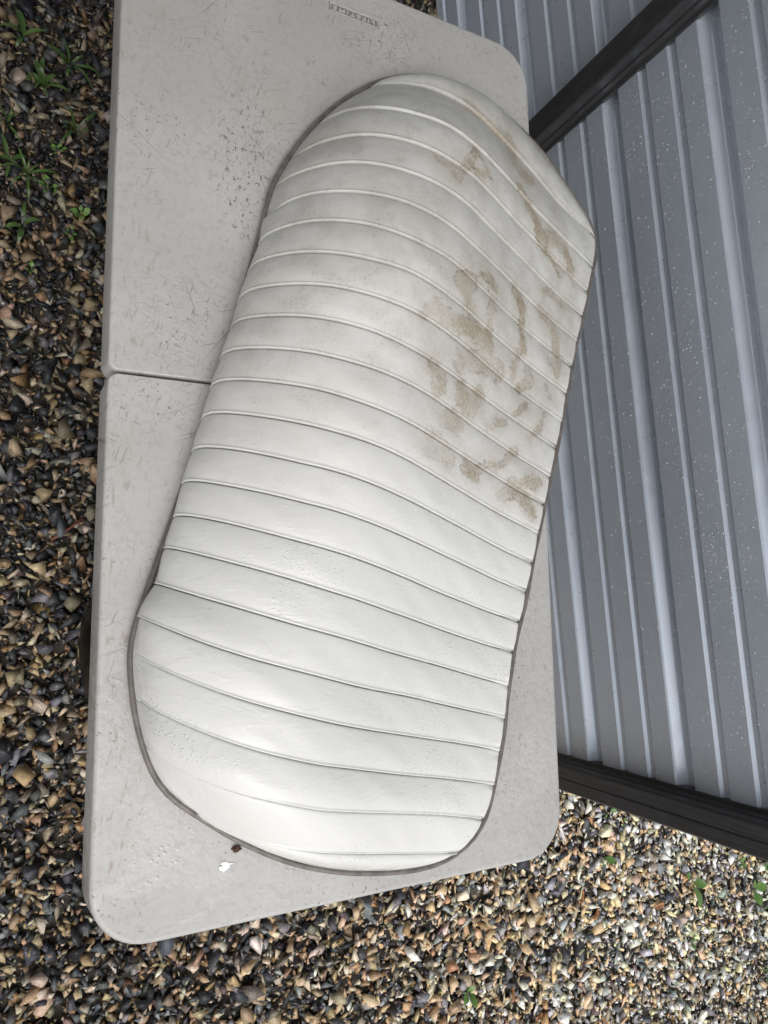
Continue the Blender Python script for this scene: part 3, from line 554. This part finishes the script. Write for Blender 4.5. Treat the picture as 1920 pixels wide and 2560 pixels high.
# rain beads clinging to the cladding
def beads():
    bm = bmesh.new(); bmesh.ops.create_icosphere(bm, subdivisions=2, radius=1.0)
    bmesh.ops.delete(bm, geom=[v for v in bm.verts if v.co.x > 0.25], context='VERTS')
    bm.verts.index_update(); bm.faces.ensure_lookup_table()
    V = np.array([v.co[:] for v in bm.verts]); F = [tuple(v.index for v in f.verts) for f in bm.faces]; bm.free()
    verts, faces = [], []
    prof = groove_profile(0.2, 1.6); pz = np.array([z for d, z in prof]); pd = np.array([d for d, z in prof])
    cl = [(random.uniform(-0.6, 0.66), random.uniform(0.40, 1.35)) for _ in range(70)]
    got = 0
    while got < 6500:
        if random.random() < 0.5:
            t, z = random.uniform(-0.62, 0.68), random.uniform(0.36, 1.45)
        else:
            c = random.choice(cl); t, z = random.gauss(c[0], 0.045), random.gauss(c[1], 0.03)
        if not (-0.66 < t < 0.68 and 0.3 < z < 1.5): continue
        if random.random() > min(1.0, 0.12 + 0.95 * ((z - 0.36) / 0.5 + 0.35 * (t + 0.1))): continue
        d = float(np.interp(z, pz, pd)); d2 = float(np.interp(z + 0.002, pz, pd))
        if abs(d - d2) > 0.0006: continue
        r = min(0.0030, max(0.0006, random.lognormvariate(math.log(0.00115), 0.42)))
        P = wall_pt(t, d, z); o0 = len(verts)
        sy, sz = random.uniform(0.85, 1.15), random.uniform(0.95, 1.35)
        for v in V: verts.append(P + WN * (v[0] * r * 0.62) + WT * (v[1] * r * sy) + np.array([0, 0, v[2] * r * sz]))
        faces += [tuple(i + o0 for i in f) for f in F]
        got += 1
    o = pydata('rain_beads', verts, faces, M['water'], shed, True)
    o['kind'] = 'stuff'
beads()

# ------------------------------------------------------------------ folding table
TW, TL = 0.61, 1.2277
npx, npy = 0.3064 - TW / 2, 0.5642
plate_w, plate_h = 0.0775, 0.0155
table = empty('folding_table', (TW / 2, 0, 0), 'scratched off-white plastic folding table standing on the gravel', 'table')
def half_ring(y0, y1, inset, ro, ri, outer_low, seg=10):
    """outline of one table half, anticlockwise; big radius at the outer end, small at the seam"""
    x0, x1 = -TW / 2 - 0.003 + inset, TW / 2 + 0.003 - inset
    a0 = y0 + (inset if outer_low else max(inset, 0.0)); a1 = y1 - (max(inset, 0.0) if outer_low else inset)
    rl = (ro if outer_low else ri); rh = (ri if outer_low else ro)
    rl = max(rl - inset, 0.001); rh = max(rh - inset, 0.001)
    if outer_low: a1 = y1 - 0.3 * max(inset, 0.0)
    else: a0 = y0 + 0.3 * max(inset, 0.0)
    pts = []
    for (cx_, cy_, r_, s) in ((x1 - rl, a0 + rl, rl, -90), (x1 - rh, a1 - rh, rh, 0), (x0 + rh, a1 - rh, rh, 90), (x0 + rl, a0 + rl, rl, 180)):
        for i in range(seg + 1):
            th = R(s + 90.0 * i / seg)
            pts.append((cx_ + r_ * math.cos(th), cy_ + r_ * math.sin(th)))
    return pts
def table_half(low):
    if low: y0, y1 = -TL / 2 - 0.003, -0.0016
    else: y0, y1 = 0.0016, TL / 2 + 0.003
    prof = [(0.0060, 0.0), (0.0040, -0.0003), (0.0024, -0.0010), (0.0012, -0.0022), (0.0004, -0.0038), (0.0, -0.0060), (-0.0040, -0.044), (-0.0036, -0.0465), (-0.002, -0.048), (0.001, -0.0485), (0.0025, -0.047), (0.0055, -0.020), (0.012, -0.016)]
    rings = [[(x, y, H + z) for x, y in half_ring(y0, y1, ins, 0.062, 0.012, low)] for ins, z in prof]
    n_ = len(rings[0]); verts = [v for r_ in rings for v in r_]; faces = [tuple(range(n_))]
    for a in range(len(rings) - 1):
        for i in range(n_):
            j = (i + 1) % n_
            faces.append((a * n_ + i, (a + 1) * n_ + i, (a + 1) * n_ + j, a * n_ + j))
    faces.append(tuple(range((len(rings) - 1) * n_, len(rings) * n_))[::-1])
    hole = None
    if not low:
        hole = (npx - plate_w / 2, npx + plate_w / 2, npy - plate_h / 2, npy + plate_h / 2)
        x0, x1, ya, yb = hole; b0 = len(verts)
        for z, g in ((H, 0.0), (H - 0.0014, 0.0003)):
            verts += [(x0 + g, ya + g, z), (x1 - g, ya + g, z), (x1 - g, yb - g, z), (x0 + g, yb - g, z)]
        faces = faces[1:]
        faces.append(tuple(range(11, 33)) + (b0 + 3, b0 + 2))
        faces.append(tuple(range(32, n_)) + tuple(range(0, 12)) + (b0 + 2, b0 + 1, b0, b0 + 3))
        for i in range(4):
            j = (i + 1) % 4; faces.append((b0 + i, b0 + j, b0 + 4 + j, b0 + 4 + i))
    o = pydata('tabletop_half', verts, faces, M['table'], table)
    me = o.data
    sm = [len(p.vertices) == 4 and abs(p.normal.z) < 0.995 for p in me.polygons]
    me.polygons.foreach_set('use_smooth', sm)
    fix_normals(me)
    return o
low_half = table_half(True); low_half['label'] = 'table half nearer the shed corner, wet with rain'
up_half = table_half(False); up_half['label'] = 'table half with the embossed nameplate, dry and scuffed'
# legs: an inverted U at each end with a foot bar, plus diagonal brace
for sgn in (-1, 1):
    yl = sgn * 0.46
    for sx in (-1, 1):
        tube('leg', [(sx * 0.235, yl, H - 0.02), (sx * 0.235, yl, 0.30), (sx * 0.235, yl + sgn * 0.004, 0.014)], 0.0125, M['leg'], table)
    tube('crossbar', [(-0.235, yl, 0.20), (0.235, yl, 0.20)], 0.0105, M['leg'], table)
    tube('top_rail', [(-0.27, yl, H - 0.030), (0.27, yl, H - 0.030)], 0.0115, M['leg'], table)
    tube('brace', [(0.0, yl, 0.205), (0.0, sgn * 0.10, H - 0.03)], 0.008, M['leg'], table)
# hinge bars under the seam
for sx in (-1, 1):
    o = link_mesh('hinge', box_data(sx * 0.26 - 0.012, sx * 0.26 + 0.012, -0.05, 0.05, H - 0.034, H - 0.022, 0.002), M['leg'], table)
# embossed nameplate on the far half
def frame_strip(name, w, h, th, z0, z1, parent):
    o_ = [(-w / 2, -h / 2), (w / 2, -h / 2), (w / 2, h / 2), (-w / 2, h / 2)]
    i_ = [(-w / 2 + th, -h / 2 + th), (w / 2 - th, -h / 2 + th), (w / 2 - th, h / 2 - th), (-w / 2 + th, h / 2 - th)]
    verts = [(npx + x, npy + y, z) for z in (z0, z1) for (x, y) in o_ + i_]
    faces = []
    for i in range(4):
        j = (i + 1) % 4
        faces += [(8 + i, 8 + j, 12 + j, 12 + i), (i, j, 8 + j, 8 + i), (4 + j, 4 + i, 12 + i, 12 + j)]
    o = pydata(name, verts, faces, M['table'], parent); fix_normals(o.data); return o
frame_strip('nameplate_border', plate_w - 0.0030, plate_h - 0.0026, 0.0008, H - 0.0016, H + 0.0003, up_half).data.materials[0] = M['letter']
pnl = pydata('nameplate_panel', [(npx - plate_w / 2, npy - plate_h / 2, H - 0.0013), (npx + plate_w / 2, npy - plate_h / 2, H - 0.0013), (npx + plate_w / 2, npy + plate_h / 2, H - 0.0013), (npx - plate_w / 2, npy + plate_h / 2, H - 0.0013)], [(0, 1, 2, 3)], M['panel'], up_half)
def lettering(text, parent):
    cu = bpy.data.curves.new('lettering', 'FONT')
    cu.body = text; cu.size = 0.0074; cu.align_x = 'CENTER'; cu.align_y = 'CENTER'; cu.extrude = 0.0010; cu.space_character = 1.35
    cu.offset = 0.0
    to = bpy.data.objects.new('lettering_tmp', cu); COL.objects.link(to)
    dg = bpy.context.evaluated_depsgraph_get(); dg.update()
    me = bpy.data.meshes.new_from_object(to.evaluated_get(dg))
    bpy.data.objects.remove(to)
    w = max(v.co.x for v in me.vertices) - min(v.co.x for v in me.vertices)
    s = 0.0640 / w
    me.transform(Matrix.Translation((npx, npy, H - 0.0005)) @ Matrix.Rotation(math.pi, 4, 'Z') @ Matrix.Diagonal((s, 1.0, 1.0, 1.0)))
    me.name = 'lettering'; me.materials.clear()
    return link_mesh('lettering', me, M['letter'], parent)
lettering("LIFETIME", up_half)

# ------------------------------------------------------------------ pleated seat cushion
CO = np.array([0.36, -0.02, H])
cushion = empty('seat_cushion', tuple(CO), 'long white pleated vinyl seat cushion with brown stains lying on the table', 'seat cushion')
stA = np.array([(a, b) for a, b, c, d, r, s in STAINS]); stB = np.array([(c, d) for a, b, c, d, r, s in STAINS])
stR = 1.45 * np.array([r for a, b, c, d, r, s in STAINS]); stS = np.array([s for a, b, c, d, r, s in STAINS])
def stain_field(xy):
    ab = stB - stA; L2 = (ab ** 2).sum(1) + 1e-9
    t = (((xy[:, None, :] - stA[None]) * ab[None]).sum(2) / L2).clip(0, 1)
    d = np.linalg.norm(xy[:, None, :] - (stA[None] + t[:, :, None] * ab[None]), axis=2) - stR[None]
    i = d.argmin(1)
    w = np.exp(-np.maximum(d, 0) / 0.008)
    return d.min(1), (w * stS[None]).sum(1) / (w.sum(1) + 1e-9)
def resample(c, n_):
    s_ = np.concatenate([[0], np.cumsum(np.linalg.norm(np.diff(c, axis=0), axis=1))])
    # catmull-rom through the points, parameter = arc length
    q = np.linspace(0, s_[-1], n_); out = np.zeros((n_, 3))
    tg = np.gradient(c, s_, axis=0)
    k = np.clip(np.searchsorted(s_, q, side='right') - 1, 0, len(s_) - 2)
    h = (s_[k + 1] - s_[k])[:, None]; u = ((q - s_[k])[:, None]) / h
    return (2 * u**3 - 3 * u**2 + 1) * c[k] + (u**3 - 2 * u**2 + u) * h * tg[k] + (-2 * u**3 + 3 * u**2) * c[k + 1] + (u**3 - u**2) * h * tg[k + 1]
NC = 97
SM = np.array([resample(c, NC) for c in SEAMS])
def nearest(p): return int(np.argmin(((OUTLINE[:, :2] - p[:2])**2).sum(1)))
def outline_between(pr_, pl_, want):
    """outline from the right end to the left end passing the wanted extreme"""
    i, j = nearest(pr_), nearest(pl_); n_ = len(OUTLINE)
    a = [(i + k) % n_ for k in range((j - i) % n_ + 1)]; b = [(i - k) % n_ for k in range((i - j) % n_ + 1)]
    A, B = OUTLINE[a], OUTLINE[b]
    if want == 'top': c = A if A[:, 1].max() > B[:, 1].max() else B
    else: c = A if A[:, 1].min() < B[:, 1].min() else B
    return c
cen = OUTLINE.mean(0)
def inward(c, d):
    v = cen[:2] - c[:, :2]; v /= np.linalg.norm(v, axis=1)[:, None]
    o = c.copy(); o[:, :2] += v * d; return o
topo = resample(inward(outline_between(SM[0][0], SM[0][-1], 'top'), 0.003), NC)
boto = resample(inward(outline_between(SM[-1][0], SM[-1][-1], 'bottom'), 0.003), NC)
topo[:, 2] = H + 0.013; boto[:, 2] = H + 0.013
ROWS_T = [-0.012, 0.006, 0.016, 0.026, 0.036, 0.055, 0.09, 0.15, 0.24, 0.34, 0.44, 0.54, 0.64, 0.73, 0.81, 0.87, 0.905, 0.922, 0.936, 0.950, 0.964, 0.976, 0.986, 0.994, 1.001]
PT = [-0.02, 0.004, 0.018, 0.034, 0.06, 0.12, 0.25, 0.42, 0.60, 0.76, 0.87, 0.91, 0.925, 0.945, 0.962, 0.978, 0.989, 1.003]
PV = [-7.5, -6.5, -3.4, -1.1, -0.5, 0.05, 0.8, 1.35, 1.55, 1.35, 0.85, 0.62, 0.70, 1.05, 1.25, 1.05, 0.0, -6.5]
def cr(p0, p1, p2, p3, u):
    return 0.5 * ((2 * p1) + (-p0 + p2) * u + (2 * p0 - 5 * p1 + 4 * p2 - p3) * u * u + (-p0 + 3 * p1 - 3 * p2 + p3) * u**3)
jj = np.linspace(0, 1, NC)
SH = 0.045      # traced line = crest of the welt
fineO = resample(np.vstack([OUTLINE, OUTLINE[:1]]), 720)
OUT_IN = inward(fineO, 0.0022)
def panel(rows_fn, pv, seed, rows=ROWS_T, snap=''):
    g = np.array([rows_fn(t) for t in rows])                       # rows x NC x 3
    du = np.gradient(g, axis=1); dv = np.gradient(g, axis=0)
    nrm = np.cross(du, dv); nrm /= np.linalg.norm(nrm, axis=2)[:, :, None] + 1e-12
    if nrm[:, :, 2].mean() < 0: nrm = -nrm
    rs = np.random.default_rng(seed)
    off = np.interp(rows, PT, pv)[:, None] * 1e-3
    ends = np.clip(np.minimum(jj / 0.05, (1 - jj) / 0.04), 0.55, 1.0)[None, :]
    ph = rs.uniform(0, 6.28, 6)
    wob = 0.0
    tt_ = np.array(rows)[:, None]
    for i in range(3):
        wob = wob + np.sin(jj[None, :] * (11 + 23 * i) + ph[i] + 2.2 * (i + 1) * tt_) * (0.0005 / (1 + i)) * np.sin(np.pi * np.clip(tt_, 0, 1))
    g = g + nrm * ((off * ends + wob)[:, :, None])
    if snap:
        wgt = np.array([1.0, 0.93, 0.82, 0.68, 0.52, 0.36, 0.22, 0.11, 0.04])
        for side in snap:
            cols = range(len(wgt)) if side == 'R' else range(NC - 1, NC - 1 - len(wgt), -1)
            for r_ in range(g.shape[0]):
                e_ = g[r_, 0 if side == 'R' else -1]
                dd = OUT_IN[:, :2] - e_[:2]; q_ = int((dd ** 2).sum(1).argmin()); sh = dd[q_]
                if np.linalg.norm(sh) < 0.035:
                    for w_, c_ in zip(wgt, cols): g[r_, c_, :2] += sh * w_
    g[:, :, 2] = np.maximum(g[:, :, 2], H + 0.0045)
    return g
def grid_object(g, name):
    nr, nc = g.shape[:2]
    verts = g.reshape(-1, 3)
    faces = [(a * nc + b, a * nc + b + 1, (a + 1) * nc + b + 1, (a + 1) * nc + b) for a in range(nr - 1) for b in range(nc - 1)]
    o = pydata(name, verts - CO, faces, M['vinyl'], cushion, True)
    if o.data.polygons[len(faces) // 2].normal.z < 0: o.data.flip_normals()
    d, s = stain_field(verts[:, :2])
    a = o.data.attributes.new('stain_distance', 'FLOAT', 'POINT'); a.data.foreach_set('value', (np.minimum(d, 0.2)).astype(np.float32))
    a = o.data.attributes.new('stain_strength', 'FLOAT', 'POINT'); a.data.foreach_set('value', s.astype(np.float32))
    return o
NS = len(SM)
def seam_at(k, u):
    """surface between seam k (u=0) and k+1 (u=1)"""
    p0 = SM[max(k - 1, 0)]; p3 = SM[min(k + 2, NS - 1)]
    return cr(p0, SM[k], SM[k + 1], p3, u)
def surf(v):
    k = int(np.clip(math.floor(v), 0, NS - 2)); return seam_at(k, v - k)
for k in range(NS - 1):
    grid_object(panel(lambda t, k=k: surf(np.clip(k + t + SH, 0, NS - 1)) if k + t + SH <= NS - 1 else SM[-1] + (SM[-1] - SM[-2]) * (k + t + SH - NS + 1), PV, k, snap=('LR' if (k >= 17 or k <= 3) else 'R')), 'pleat')
# end pleat at the far end: from the piping up to the first welt
def top_fn(t):
    u = min(max(t, 0.0), 1.0); s = u
    p = topo * (1 - s) + SM[0] * s
    p = p.copy(); rise = SM[0][:, 2] - topo[:, 2]
    p[:, 2] = topo[:, 2] + rise * (1 - (1 - u) ** 2.2)
    v = SM[1] - SM[0]; v = v / (np.linalg.norm(v, axis=1)[:, None] + 1e-9)
    return p + v * (0.045 * SH * u) + v * 0.04 * max(t - 1.0, 0)
grid_object(panel(top_fn, [min(v, 2.6) if t > 0.5 else max(v, -0.5) for t, v in zip(PT, PV)], 90), 'pleat')
def bot_fn(t):
    u = min(max(t + 0.0, 0.0), 1.0)
    p = SM[-1] * (1 - u) + boto * u
    rise = SM[-1][:, 2] - boto[:, 2]
    p = p.copy(); p[:, 2] = boto[:, 2] + rise * (1 - u ** 2.0)
    v = SM[-1] - SM[-2]; v = v / (np.linalg.norm(v, axis=1)[:, None] + 1e-9)
    return p + v * (0.045 * SH * (1 - u)) + v * 0.04 * min(t, 0.0)
grid_object(panel(bot_fn, [v if t < 0.3 else max(0.0, 2.4 * (1 - t)) for t, v in zip(PT, PV)], 91), 'pleat')
# welt piping around the foot, and the white band and board below it
ol = OUTLINE.copy(); ol[:, 2] = H + 0.0105
bumpy = 0.0007 * np.sin(np.arange(len(ol)) * 0.9) + 0.0005 * np.sin(np.arange(len(ol)) * 0.37 + 1)
ol[:, 2] += bumpy
tube('piping', ol - CO, 0.0036, M['piping'], cushion, closed=True, seg=12)
band = inward(OUTLINE, 0.0005)
def prism(name, ring, z0, z1, mat, parent):
    n_ = len(ring); verts = [(p[0], p[1], z0) for p in ring] + [(p[0], p[1], z1) for p in ring]
    verts = [tuple(np.array(v) - CO) for v in verts]
    faces = [(i, (i + 1) % n_, n_ + (i + 1) % n_, n_ + i) for i in range(n_)] + [tuple(range(n_))[::-1], tuple(range(n_, 2 * n_))]
    o = pydata(name, verts, faces, mat, parent); fix_normals(o.data); return o
prism('base_band', band, H + 0.0022, H + 0.0085, M['vinyl'], cushion)
prism('base_board', inward(OUTLINE, 0.012), H + 0.0002, H + 0.0021, M['board'], cushion)

# ------------------------------------------------------------------ small things on the table
def crumple(name, loc, size, mat, flat, label, cat, sub=2, seed=1, parent=None):
    rs = random.Random(seed); bm = bmesh.new(); bmesh.ops.create_icosphere(bm, subdivisions=sub, radius=1.0)
    for v in bm.verts:
        k = rs.uniform(0.7, 1.15); v.co = Vector((v.co.x * size[0] * k, v.co.y * size[1] * k, max(v.co.z, -0.6) * size[2] * k * flat))
    me = bpy.data.meshes.new(name); bm.to_mesh(me); bm.free()
    o = link_mesh(name, me, mat); o.location = loc
    return tag(o, label, cat)
crumple('dirt_crumb', (0.149, -0.535, H + 0.0025), (0.0062, 0.0034, 0.004), M['crumb'], 1.0, 'small brown crumb of dirt on the table beside the cushion piping', 'dirt', seed=5)
fl = [(0.0, 0.0), (0.006, 0.0055), (0.009, 0.003), (0.0105, 0.0), (0.016, 0.0022), (0.0175, 0.0015), (0.011, -0.003), (0.005, -0.0065), (0.001, -0.009), (-0.001, -0.0065), (-0.0045, -0.005), (-0.0055, 0.0), (-0.004, 0.0045), (0.001, 0.006)]
fl = sorted(fl, key=lambda p: math.atan2(p[1] + 0.001, p[0] - 0.002))
fv = [(x * 0.8, y * 0.8, 0.0) for x, y in fl] + [(x * 0.7, y * 0.7, 0.0007) for x, y in fl]
nf = len(fl)
fo = pydata('paint_fleck', fv, [tuple(range(nf, 2 * nf))] + [(i, (i + 1) % nf, nf + (i + 1) % nf, nf + i) for i in range(nf)], M['fleck'])
fix_normals(fo.data)
fo.location = (0.134, -0.551, H + 0.0003); tag(fo, 'bright white paint fleck on the wet table corner', 'paint fleck')

# black plastic bag bulging out from under the table
def bag():
    bm = bmesh.new(); bmesh.ops.create_icosphere(bm, subdivisions=5, radius=1.0)
    from mathutils import noise as mn
    for v in bm.verts:
        d = v.co.normalized(); ang = math.atan2(d.y, d.x)
        w = mn.noise(d * 2.2) * 0.05 + (1 - abs(mn.noise(Vector((ang * 5.5, d.z * 2.5, 3.0))))) * 0.035 + mn.noise(d * 9) * 0.012
        k = 0.96 + w
        z = d.z * 0.25 * k
        v.co = Vector((d.x * 0.235 * k, d.y * 0.20 * k, z))
    me = bpy.data.meshes.new('plastic_bag'); bm.to_mesh(me); bm.free()
    me.polygons.foreach_set('use_smooth', [True] * len(me.polygons))
    o = link_mesh('plastic_bag', me, M['bag']); o.location = (0.238, -0.335, 0.245)
    tag(o, 'glossy black plastic bag bulging out under the table edge', 'plastic bag')
    return o
bag()

# ------------------------------------------------------------------ weeds
def blade_mesh(L, W, lift, droop, fold=0.25, seg=8):
    verts, faces = [], []
    for i in range(seg + 1):
        u = i / seg; w = W * math.sin(math.pi * min(1.0, 0.12 + u * 0.88)) ** 0.7 * (1.0 if u < 0.98 else 0.1)
        x = L * u * (1 - 0.18 * u); z = lift * math.sin(u * 1.9) * L - droop * L * u * u
        for s in (-1, 0, 1): verts.append((x, s * w, z + (abs(s) * w * fold)))
    for i in range(seg):
        for s in (0, 1): a = i * 3 + s; faces.append((a, a + 1, a + 4, a + 3))
    me = bpy.data.meshes.new('leaf'); me.from_pydata(verts, [], faces)
    me.polygons.foreach_set('use_smooth', [True] * len(me.polygons)); return me
def oval_mesh(L, W, stem, lift):
    verts, faces = [], []; seg = 9
    for i in range(seg + 1):
        u = i / seg; st = stem / (stem + L)
        if u < st: w = 0.0006
        else:
            k = (u - st) / (1 - st); w = max(0.0005, W * math.sin(math.pi * k ** 0.8) ** 0.75)
        x = (stem + L) * u; z = lift * math.sin(u * 1.8)
        for s in (-1, 0, 1): verts.append((x, s * w, z + abs(s) * w * 0.18))
    for i in range(seg):
        for s in (0, 1): a = i * 3 + s; faces.append((a, a + 1, a + 4, a + 3))
    me = bpy.data.meshes.new('leaf'); me.from_pydata(verts, [], faces)
    me.polygons.foreach_set('use_smooth', [True] * len(me.polygons)); return me
BL = [blade_mesh(0.085, 0.0055, 0.32, 0.25), blade_mesh(0.06, 0.007, 0.4, 0.35), blade_mesh(0.05, 0.003, 0.55, 0.2), blade_mesh(0.10, 0.004, 0.4, 0.45)]
OV = [oval_mesh(0.016, 0.0065, 0.010, 0.010), oval_mesh(0.012, 0.0055, 0.008, 0.008), oval_mesh(0.024, 0.0085, 0.006, 0.012), oval_mesh(0.034, 0.013, 0.008, 0.012)]
for me_ in BL: me_.materials.append(M['leaf'])
for me_ in OV: me_.materials.append(M['leaf_light'])
def weed(name, x, y, lib_, nleaf, sc, label, cat, seed, spread=6.28, head=0.0):
    rs = random.Random(seed)
    e = empty(name, (x, y, 0.012), label, cat, 'weeds growing through the gravel')
    for i in range(nleaf):
        o = bpy.data.objects.new('leaf', rs.choice(lib_)); COL.objects.link(o); o.parent = e
        o.rotation_euler = (rs.uniform(-0.3, 0.3), rs.uniform(-0.5, 0.05), head + spread * (i + rs.uniform(-0.3, 0.3)) / nleaf)
        s = sc * rs.uniform(0.7, 1.2); o.scale = (s, s, s)
        o.location = (rs.uniform(-0.003, 0.003), rs.uniform(-0.003, 0.003), rs.uniform(0.0, 0.006))
    return e
W_ = [
 ('grass_weed', -0.093, 0.841, BL, 9, 1.0, 'largest broad-bladed grass weed in the dark gravel at upper left', 'weed'),
 ('grass_weed', -0.135, 0.945, BL[:2], 4, 0.9, 'flat grass weed in the dark gravel at the topmost left', 'weed'),
 ('grass_weed', -0.031, 0.755, BL[2:], 7, 0.75, 'thin-bladed grass weed close beside the table edge in the dark gravel', 'weed'),
 ('grass_weed', -0.115, 0.63, BL[2:], 9, 0.7, 'wispy grass tuft in dark gravel just above the two seedling sprouts', 'weed'),
 ('seedling', -0.075, 0.612, OV[:2], 6, 0.9, 'small round-leaved seedling in dark gravel beside the wispy grass tuft', 'seedling'),
 ('grass_weed', -0.118, 0.515, BL[:2], 4, 0.75, 'lowest grass weed in dark gravel, one bright blade lying flat', 'weed'),
 ('seedling', -0.012, 0.565, OV[:2], 8, 0.8, 'seedling cluster in dark gravel closest to the table side', 'seedling'),
 ('seedling', -0.03, 0.52, OV[:2], 5, 0.7, 'tiny seedling just below the seedling cluster by the table side', 'seedling'),
 ('grass_weed', -0.156, 0.735, BL[2:], 5, 0.7, 'thin grass weed cut by the left picture edge', 'weed'),
 ('grass_weed', -0.045, 0.90, BL, 7, 0.8, 'spreading grass weed between the largest weed and the table edge', 'weed'),
 ('grass_weed', -0.15, 0.655, BL[:2], 4, 0.8, 'broad grass weed at the left picture edge beside the wispy tuft', 'weed'),
 ('seedling', -0.06, 0.70, OV[:2], 7, 0.7, 'seedling patch in dark gravel below the thin-bladed grass weed', 'seedling'),
 ('seedling', -0.10, 0.42, OV[:1], 4, 0.6, 'lone tiny seedling in gravel left of the table joint', 'seedling'),
 ('seedling', 0.90, -1.19, OV[:3], 8, 1.0, 'round-leaved seedling clump nearest the bottom picture edge', 'seedling'),
 ('seedling', 1.673, -1.074, OV[3:], 3, 1.35, 'largest leafy seedling in the pale gravel below the shed corner', 'seedling'),
 ('seedling', 1.375, -0.845, OV[2:3], 2, 0.9, 'two-leaved sprout against the foot of the shed corner trim', 'seedling'),
 ('seedling', 1.418, -0.872, OV[1:2], 2, 0.9, 'tiny sprout just right of the two-leaved sprout by the shed trim', 'seedling'),
 ('seedling', 1.345, -0.96, OV[2:3], 2, 1.0, 'single bright sprout in pale gravel right of the table corner', 'seedling'),
 ('grass_weed', 1.268, -0.975, BL[2:3], 4, 0.5, 'faint grass sprig in pale gravel below the table corner', 'weed'),
 ('seedling', 1.872, -1.053, OV[:3], 6, 0.9, 'leafy sprout in pale gravel under the end of the shed trim', 'seedling'),
 ('seedling', 2.0, -1.085, OV, 7, 1.0, 'seedling cut by the right picture edge below the shed trim', 'seedling'),
 ('seedling', 1.935, -1.145, OV[2:], 4, 0.9, 'broad seedling just below the one at the right picture edge', 'seedling'),
 ('grass_weed', 1.943, -1.214, BL[:2], 3, 0.6, 'short upright grass blade at the right edge of the pale gravel', 'weed'),
 ('grass_weed', 1.96, -1.377, BL, 6, 0.7, 'grass tuft near the bottom right picture corner', 'weed'),
 ('seedling', 1.656, -1.233, OV[1:3], 4, 0.8, 'yellow-green sprout midway in the pale gravel at lower right', 'seedling'),
 ('grass_weed', 1.479, -1.211, BL[2:3], 4, 0.55, 'fine grass sprig among the pale gravel left of the yellow-green sprout', 'weed'),
]
for i, w in enumerate(W_): weed(*w, seed=31 + i)

# ------------------------------------------------------------------ twig and bark chips lying on the gravel
tw = tube('twig', [(0, 0, 0), (0.018, 0.011, 0.003), (0.034, 0.025, 0.002), (0.055, 0.044, 0.004)], [0.0026, 0.0023, 0.0022, 0.003], M['twig'], None, seg=8)
tw.location = (-0.040, -0.131, 0.027); tag(tw, 'short red-brown twig lying on the gravel beside the table', 'twig')
chips = [(1.26, -1.041, 1.3, 0.034, 0.006, 'thin orange bark sliver on pale gravel below the table corner'), (1.305, -1.089, 0.9, 0.030, 0.010, 'thick orange bark chip beside the thin bark sliver'),
         (1.533, -1.113, 0.2, 0.028, 0.014, 'crumbled brown bark chip left of the largest leafy seedling'), (1.104, -1.29, 0.3, 0.024, 0.009, 'orange bark chip at the bottom picture edge'),
         (1.028, -1.22, 1.4, 0.030, 0.005, 'curved pale bark strip right of the round-leaved seedling clump'), (1.31, -1.351, 2.2, 0.026, 0.006, 'small bark splinter near the bottom edge, right of centre')]
for i, (x, y, a, L, wdt, lab) in enumerate(chips):
    rs = random.Random(60 + i); bm = bmesh.new(); bmesh.ops.create_cube(bm, size=1.0)
    bmesh.ops.subdivide_edges(bm, edges=list(bm.edges), cuts=2)
    for v in bm.verts:
        u = v.co.x
        v.co = Vector((u * L + rs.uniform(-1, 1) * 0.0012, v.co.y * wdt * (1 - 0.9 * abs(u) ** 1.5) + rs.uniform(-1, 1) * 0.001 + 0.006 * u * u, v.co.z * 0.004 + 0.004 * math.cos(u * 3) + rs.uniform(-1, 1) * 0.0005))
    me = bpy.data.meshes.new('bark_chip'); bm.to_mesh(me); bm.free()
    o = link_mesh('bark_chip', me, M['bark']); o.location = (x, y, 0.024); o.rotation_euler = (rs.uniform(-.2, .2), rs.uniform(-.2, .2), a)
    tag(o, lab, 'bark chip', 'bark chips on the gravel')
